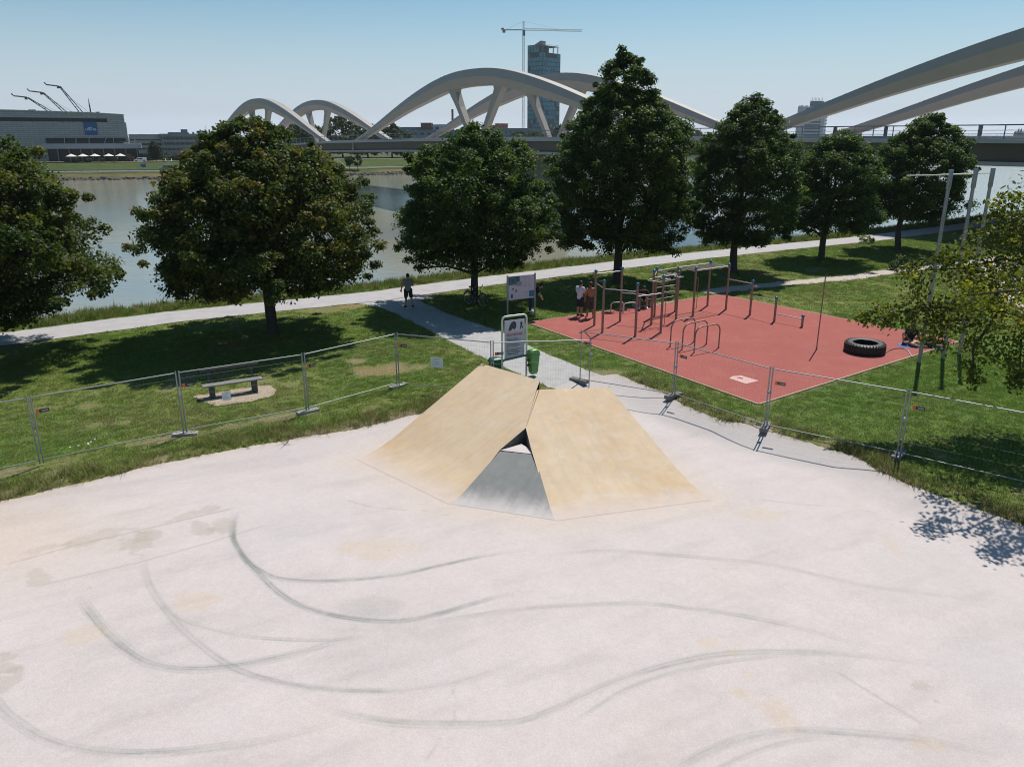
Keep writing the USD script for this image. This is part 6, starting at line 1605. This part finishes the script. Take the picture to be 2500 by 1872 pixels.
def hand(wr, d, side):
    """palm, four unequal curled fingers and a thumb from the side of the palm"""
    wr, d = np.array(wr, float), np.array(d, float); d /= np.linalg.norm(d)
    up = np.array([0.0, 1.0, 0.0]) if abs(d[1]) < 0.8 else np.array([0, 0, 1.0])
    w = np.cross(d, up); w /= np.linalg.norm(w); nrm = np.cross(w, d)
    pts = []
    palm = M3.batch_hull([ball(wr + w * q * .028 + d * e, .014, 8) for q in (-1, 1) for e in (.01, .085)])
    parts = [palm]
    for k, (q, ln_) in enumerate(((-.033, .072), (-.011, .082), (.011, .078), (.032, .060))):
        a = wr + w * q + d * .085; b = a + (d * .9 + nrm * .35) * ln_ * .5; c = b + (d * .55 + nrm * .8) * ln_ * .5
        parts += [M3.batch_hull([ball(a, .0095, 8), ball(b, .0088, 8)]), M3.batch_hull([ball(b, .0088, 8), ball(c, .0075, 8)])]
    a = wr - w * .03 * side + d * .03; b = a + (-w * side * .8 + d * .7 + nrm * .3) * .04; c = b + (d * .9 + nrm * .4) * .03
    parts += [M3.batch_hull([ball(a, .012, 8), ball(b, .0105, 8)]), M3.batch_hull([ball(b, .0105, 8), ball(c, .009, 8)])]
    return M3.batch_boolean(parts, manifold3d.OpType.Add)

def person(label, loc, rotz, pose, skin, hair, top=None, bottom=None, bottom_len=0.8, shoes='black_look', sleeve=0.6, group=None):
    J = {k: np.array(v, float) for k, v in {**STAND, **pose}.items()}
    t = thing('person', label, 'person', loc, rotz, group)
    f = J['face'] / np.linalg.norm(J['face'])
    hd = J['head']; upv = hd - J['neck']; upv /= np.linalg.norm(upv); f = f - upv * (f @ upv); f /= np.linalg.norm(f); sd = np.cross(f, upv)
    B = [bone(J['hipL'], .105, J['hipR'], .105), bone(J['pelvis'], .125, J['waist'], .115), M3.batch_hull([ball(J['waist'], .11), ball(J['chest'] + (J['shL'] - J['shR']) * .22, .115), ball(J['chest'] + (J['shR'] - J['shL']) * .22, .115)]),
         M3.batch_hull([ball(J['chest'] + (J['shL'] - J['shR']) * .22, .11), ball(J['chest'] + (J['shR'] - J['shL']) * .22, .11), ball(J['shL'], .062), ball(J['shR'], .062)]),
         bone(J['neck'] - upv * .06, .062, hd - upv * .06, .052),
         M3.batch_hull([ball(hd + upv * .035 - f * .012, .088), ball(hd - upv * .02 + f * .012, .078), ball(hd - upv * .085 + f * .045, .042)]),
         M3.batch_hull([ball(hd + upv * .02 + f * .095, .010, 8), ball(hd - upv * .022 + f * .112, .013, 8), ball(hd - upv * .03 + f * .085, .014, 8)])]
    for s_ in (-1, 1):
        B.append(M3.batch_hull([ball(hd + sd * s_ * .083 + upv * .02, .016, 8), ball(hd + sd * s_ * .083 - upv * .025 , .012, 8)]))
    for s_ in 'LR':
        B += [bone(J['hip' + s_], .10, J['knee' + s_], .062), bone(J['knee' + s_], .06, J['knee' + s_] * .6 + J['ankle' + s_] * .4 + [0, -.015, 0], .058), bone(J['knee' + s_] * .6 + J['ankle' + s_] * .4 + [0, -.015, 0], .058, J['ankle' + s_], .040),
              bone(J['ankle' + s_], .042, J['toe' + s_], .03), bone(J['sh' + s_], .060, J['el' + s_], .044), bone(J['el' + s_], .043, J['wr' + s_], .028)]
    body = to_man(soften(M3.batch_boolean(B, manifold3d.OpType.Add)))
    for s_, q in (('L', 1), ('R', -1)):
        body = body + hand(J['wr' + s_], J['hd' + s_], q)
    obj('body', body, skin, t, smooth=40)
    hr = M3.batch_hull([ball(hd + upv * .05 - f * .018, .094), ball(hd - upv * .0 - f * .035, .088)]) - M3.cube([.5, .5, .5], True).transform(np.column_stack([np.column_stack([sd, f, upv]), hd + f * (.25 + .045) - upv * .215]))
    obj('hair', soften(hr, 0.03, 3), hair, t, smooth=50)
    for s_ in (-1, 1):
        obj('eye', MB().sphere(hd + f * .088 + sd * s_ * .032 + upv * .005, .011, 1), 'ink_look', t)
    if top:
        g = .018
        c = [M3.batch_hull([ball(J['pelvis'] + (J['hipL'] - J['hipR']) * .25, .125 + g), ball(J['pelvis'] + (J['hipR'] - J['hipL']) * .25, .125 + g), ball(J['waist'], .118 + g)]),
             M3.batch_hull([ball(J['waist'], .115 + g), ball(J['chest'] + (J['shL'] - J['shR']) * .22, .115 + g), ball(J['chest'] + (J['shR'] - J['shL']) * .22, .115 + g)]),
             M3.batch_hull([ball(J['chest'] + (J['shL'] - J['shR']) * .22, .11 + g), ball(J['chest'] + (J['shR'] - J['shL']) * .22, .11 + g), ball(J['shL'], .062 + g), ball(J['shR'], .062 + g)])]
        for s_ in 'LR':
            e = J['sh' + s_] + (J['el' + s_] - J['sh' + s_]) * sleeve
            c.append(bone(J['sh' + s_], .064 + g, e, .058 + g))
        obj('shirt', soften(M3.batch_boolean(c, manifold3d.OpType.Add), 0.04, 4), top, t, smooth=50)
    if bottom:
        g = .02
        c = [bone(J['hipL'], .112 + g, J['hipR'], .112 + g), M3.batch_hull([ball(J['hipL'], .11 + g), ball(J['hipR'], .11 + g), ball(J['pelvis'] * .6 + J['waist'] * .4, .112 + g)])]
        for s_ in 'LR':
            if bottom_len <= 1:
                e = J['hip' + s_] + (J['knee' + s_] - J['hip' + s_]) * bottom_len
                c.append(bone(J['hip' + s_], .10 + g, e, .078 + g))
            else:
                c += [bone(J['hip' + s_], .10 + g, J['knee' + s_], .066 + g), bone(J['knee' + s_], .066 + g, J['ankle' + s_] + (J['knee' + s_] - J['ankle' + s_]) * .08, .048 + g)]
        obj('shorts' if bottom_len <= 1 else 'trousers', soften(M3.batch_boolean(c, manifold3d.OpType.Add), 0.04, 4), bottom, t, smooth=50)
    if shoes:
        for s_ in 'LR':
            a, b = J['ankle' + s_], J['toe' + s_]
            d = (b - a) / np.linalg.norm(b - a)
            obj('shoe', M3.batch_hull([ball(a - d * .03 + [0, 0, -.03], .048), ball(a + [0, 0, .01], .05), ball(b, .043), ball((a + b) / 2, .048)]), shoes, t, smooth=40)
    return t

person('person standing by the river in a grey shirt and black shorts, seen from behind', (-5.44, 39.86, H1(-5.44, 39.86) + 0.005), 8,
       dict(kneeL=(-.13, .02, .50), kneeR=(.16, .0, .50), ankleL=(-.15, -.02, .09), ankleR=(.21, -.03, .09), toeL=(-.22, .14, .035), toeR=(.25, .14, .035), face=(-.55, .85, 0), elL=(-.29, -.03, 1.17), wrL=(-.36, .05, .93), elR=(.27, -.02, 1.17), wrR=(.20, .22, 1.10), hdR=(-.2, 1, .2)),
       'skin_look', 'hair_look', 'grey_shirt_look', 'dark_cloth_look', 0.82)
person('person in a white shirt and black shorts standing in the tree shade, arms folded', (3.38, 37.66, 0.022), -40,
       dict(elL=(-.24, .08, 1.17), elR=(.24, .08, 1.17), wrL=(.06, .22, 1.20), wrR=(-.06, .20, 1.15), hdL=(1, .1, 0), hdR=(-1, .1, 0), head=(0, .05, 1.64), face=(0, 1, -.3)), 'skin_look', 'hair_look', 'white_shirt_look', 'dark_cloth_look', 0.85)
person('bare-backed tanned person in dark knee shorts beside the white shirt', (3.86, 37.35, 0.022), 12,
       dict(elL=(-.27, -.02, 1.14), wrL=(-.25, .08, .90), elR=(.26, .0, 1.16), wrR=(.16, .20, 1.06), hdR=(-.3, 1, .1), ankleL=(-.16, -.02, .09), ankleR=(.16, -.02, .09), kneeL=(-.13, 0, .5), kneeR=(.13, 0, .5), toeL=(-.2, .15, .035), toeR=(.2, .15, .035)), 'tanned_skin_look', 'brown_hair_look', None, 'olive_cloth_look', 0.95, None)
person('person in dark jeans bending behind the white exercise board', (0.95, 38.75, 0.0), -95,
       dict(waist=(0, .08, 1.05), chest=(0, .26, 1.17), neck=(0, .43, 1.27), head=(0, .55, 1.37), face=(0, 1, -.5), shL=(-.18, .36, 1.24), shR=(.18, .36, 1.24), elL=(-.22, .42, .96), elR=(.22, .42, .96), wrL=(-.12, .56, .80), wrR=(.12, .56, .80)), 'skin_look', 'hair_look', 'dark_cloth_look', 'navy_cloth_look', 2.0, 'white_cloth_look')
bench2 = thing('exercise_bench', 'low dark exercise bench in the shade under the tallest tree', 'bench', (6.85, 39.95, 0.0), 10)
obj('seat', MB().box(-0.6, 0.6, -0.18, 0.18, 0.36, 0.42), 'dark_cloth_look', bench2)
for x in (-0.45, 0.45):
    obj('leg', MB().box(x - .04, x + .04, -0.14, 0.14, 0, 0.36), 'galvanised_look', bench2)
person('person with bare legs sitting bent forward on the exercise bench', (6.85, 39.95, 0.0), 180,
       dict(pelvis=(0, 0, .52), hipL=(-.10, .02, .50), hipR=(.10, .02, .50), kneeL=(-.20, .40, .50), kneeR=(.20, .40, .50), ankleL=(-.17, .52, .09), ankleR=(.20, .50, .09), toeL=(-.2, .68, .035), toeR=(.24, .66, .035), waist=(0, .08, .64), chest=(0, .22, .82), neck=(0, .34, .97), head=(0, .44, 1.07), face=(0, 1, -.6),
            shL=(-.18, .30, .90), shR=(.18, .30, .90), elL=(-.24, .42, .66), elR=(.24, .42, .66), wrL=(-.10, .52, .52), wrR=(.10, .52, .52), hdL=(.5, .5, -1), hdR=(-.5, .5, -1)), 'skin_look', 'hair_look', 'dark_cloth_look', 'dark_cloth_look', 0.6, 'white_cloth_look')
mt = thing('exercise_mat', 'blue exercise mat under the lying person near the oak', 'mat', (17.55, 31.86, 0.024), -14)
obj('foam', MB().box(-0.92, 0.92, -0.31, 0.31, 0.0, 0.012), 'blue_mat_look', mt)
Ly = lambda x, y, z: (x, y, z)
person('bare-chested person lying on the blue mat with one arm raised', (16.9, 32.02, 0.036), -14,
       dict(head=(.0, 0, .10), neck=(.16, 0, .10), face=(-.1, 0, 1), chest=(.36, 0, .125), waist=(.58, 0, .12), pelvis=(.71, 0, .125), hipL=(.74, .095, .115), hipR=(.74, -.095, .115), kneeL=(1.10, .14, .40), kneeR=(1.16, -.14, .10), ankleL=(1.38, .15, .07), ankleR=(1.57, -.15, .06), toeL=(1.55, .17, .04), toeR=(1.60, -.18, .20),
            shL=(.22, .18, .11), shR=(.22, -.18, .11), elL=(-.02, .26, .12), elR=(.42, -.30, .07), wrL=(-.10, .20, .38), wrR=(.66, -.32, .06), hdL=(.1, 0, 1), hdR=(1, 0, 0)), 'skin_look', 'brown_hair_look', None, 'dark_cloth_look', 0.8, 'black_look')
person('dark-clothed brown-haired person sitting on the pad behind the lying one', (17.35, 32.50, 0.022), 160,
       dict(pelvis=(0, 0, .12), hipL=(-.10, .03, .12), hipR=(.10, .03, .12), kneeL=(-.28, .30, .22), kneeR=(.28, .30, .22), ankleL=(.06, .36, .06), ankleR=(-.06, .30, .06), toeL=(.2, .42, .05), toeR=(-.2, .36, .05), waist=(0, .02, .26), chest=(0, .06, .46), neck=(0, .10, .64), head=(0, .16, .76), face=(-.2, 1, -.3),
            shL=(-.18, .07, .58), shR=(.18, .07, .58), elL=(-.26, .20, .36), elR=(.26, .20, .36), wrL=(-.12, .34, .24), wrR=(.12, .34, .24), hdL=(.6, .6, -.3), hdR=(-.6, .6, -.3)), 'tanned_skin_look', 'brown_hair_look', 'dark_cloth_look', 'dark_cloth_look', 2.0)

# ------------------------------------------------------------------ bicycle at the maple trunk
bk = thing('bicycle', 'black city bicycle leaning against the round maple trunk', 'bicycle', (-2.36, 40.62, H1(-2.3, 40.6)), math.degrees(math.atan2(-0.98, 1.12)))
tilt = lambda p: (p[0], p[1] + 0.07 * p[2], p[2])
def btube(name, pts, r, mat='black_look', parent=None, n=7):
    return obj(name, MB().tube([tilt(p) for p in pts], r, n), mat, parent or bk, smooth=True)
RW = 0.345
for wx in (0.0, 1.09):
    a = np.linspace(0, 2 * np.pi, 37)
    wh = btube('wheel', [(wx + RW * math.cos(q), 0, RW + RW * math.sin(q)) for q in a], 0.024, 'tyre_look', None, 8)
    btube('rim', [(wx + (RW - .03) * math.cos(q), 0, RW + (RW - .03) * math.sin(q)) for q in a], 0.010, 'chrome_look', wh, 6)
    m = MB()
    for k in range(18):
        q = 2 * math.pi * k / 18
        m.tube([tilt((wx, 0.02 * (-1) ** k, RW)), tilt((wx + (RW - .03) * math.cos(q), 0, RW + (RW - .03) * math.sin(q)))], 0.0018, 3)
    obj('spokes', m, 'chrome_look', wh, kind='stuff')
    btube('hub', [(wx, -0.05, RW), (wx, 0.05, RW)], 0.022, 'chrome_look', wh)
    btube('mudguard', [(wx + (RW + .035) * math.cos(q), 0, RW + (RW + .035) * math.sin(q)) for q in np.linspace(math.radians(20 if wx == 0 else 35), math.radians(170), 14)], 0.02)
BB, ST, HT, HB = (0.46, 0, 0.30), (0.30, 0, 0.80), (0.86, 0, 0.86), (0.90, 0, 0.70)
fr = btube('frame', [BB, ST], 0.018)
for nme, p, q in (('frame_tube', BB, HB), ('frame_tube', (0.335, 0, 0.68), HT), ('frame_tube', HT, HB)):
    btube(nme, [p, q], 0.018, parent=fr)
for s in (-1, 1):
    btube('stay', [BB, (0.0, s * .06, RW)], 0.011, parent=fr); btube('stay', [(0.33, s * .02, 0.72), (0.0, s * .06, RW)], 0.010, parent=fr)
    btube('fork_blade', [HB, (0.95, s * .05, 0.60), (1.09, s * .06, RW)], 0.014, 'steel_look')
btube('seat_post', [ST, (0.27, 0, 0.93)], 0.014, 'chrome_look')
obj('saddle', MB().hexa([tilt(p) for p in ((.12, -.09, .93), (.42, -.025, .93), (.42, .025, .93), (.12, .09, .93))], [tilt(p) for p in ((.10, -.10, 1.0), (.44, -.02, .98), (.44, .02, .98), (.10, .10, 1.0))]), 'black_look', bk)
hb = btube('handlebar', [(0.72, -0.31, 1.06), (0.82, -0.22, 1.07), (0.87, 0, 1.05), (0.82, 0.22, 1.07), (0.72, 0.31, 1.06)], 0.013)
btube('stem', [HT, (0.84, 0, 0.98), (0.87, 0, 1.05)], 0.016, parent=hb)
btube('bell', [(0.84, 0.18, 1.08), (0.84, 0.18, 1.13)], 0.03, parent=hb)
rk = btube('rack', [(-0.22, -.07, .76), (0.26, -.07, .78), (0.26, .07, .78), (-0.22, .07, .76), (-0.22, -.07, .76)], 0.009)
for s in (-1, 1):
    btube('rack_leg', [(-0.1, s * .07, .76), (0, s * .07, RW)], 0.007, parent=rk)
btube('headlamp', [(0.98, 0, 0.74), (1.05, 0, 0.74)], 0.035)
cw = obj('chainring', MB().lathe([(0.0, -.005), (0.09, -.005), (0.09, .005), (0.0, .005)], (BB[0], 0.05 + .02, BB[2]), 18, axis=1), 'steel_look', bk)
for s, dz in ((1, .16), (-1, -.16)):
    btube('crank', [(BB[0], s * .06, BB[2]), (BB[0] + .06, s * .08, BB[2] + dz)], 0.011, 'steel_look', cw)
    obj('pedal', MB().box(BB[0] + .01, BB[0] + .11, s * .09, s * .19, BB[2] + dz - .01, BB[2] + dz + .012), 'black_look', cw)
obj('frame_bag', MB().hexa([tilt(p) for p in ((.40, -.04, .52), (.56, -.04, .52), (.56, .04, .52), (.40, .04, .52))], [tilt(p) for p in ((.36, -.05, .68), (.60, -.05, .70), (.60, .05, .70), (.36, .05, .68))]), 'dark_cloth_look', bk)
# ------------------------------------------------------------------ air: a thin even haze round the whole place
looks['haze_look'] = usdkit.material(stage, '/World/Looks/haze_look', {'v': ('principled_volume', {'color': (0.86, 0.92, 1.0), 'density': HAZE_DENSITY, 'anisotropy': 0.25})}, [], volume='v.volume')
obj('haze', MB().box(-6000, 6000, -3000, 6500, -8.5, 125.0), 'haze_look', kind='stuff', label='thin pale summer haze over the river')
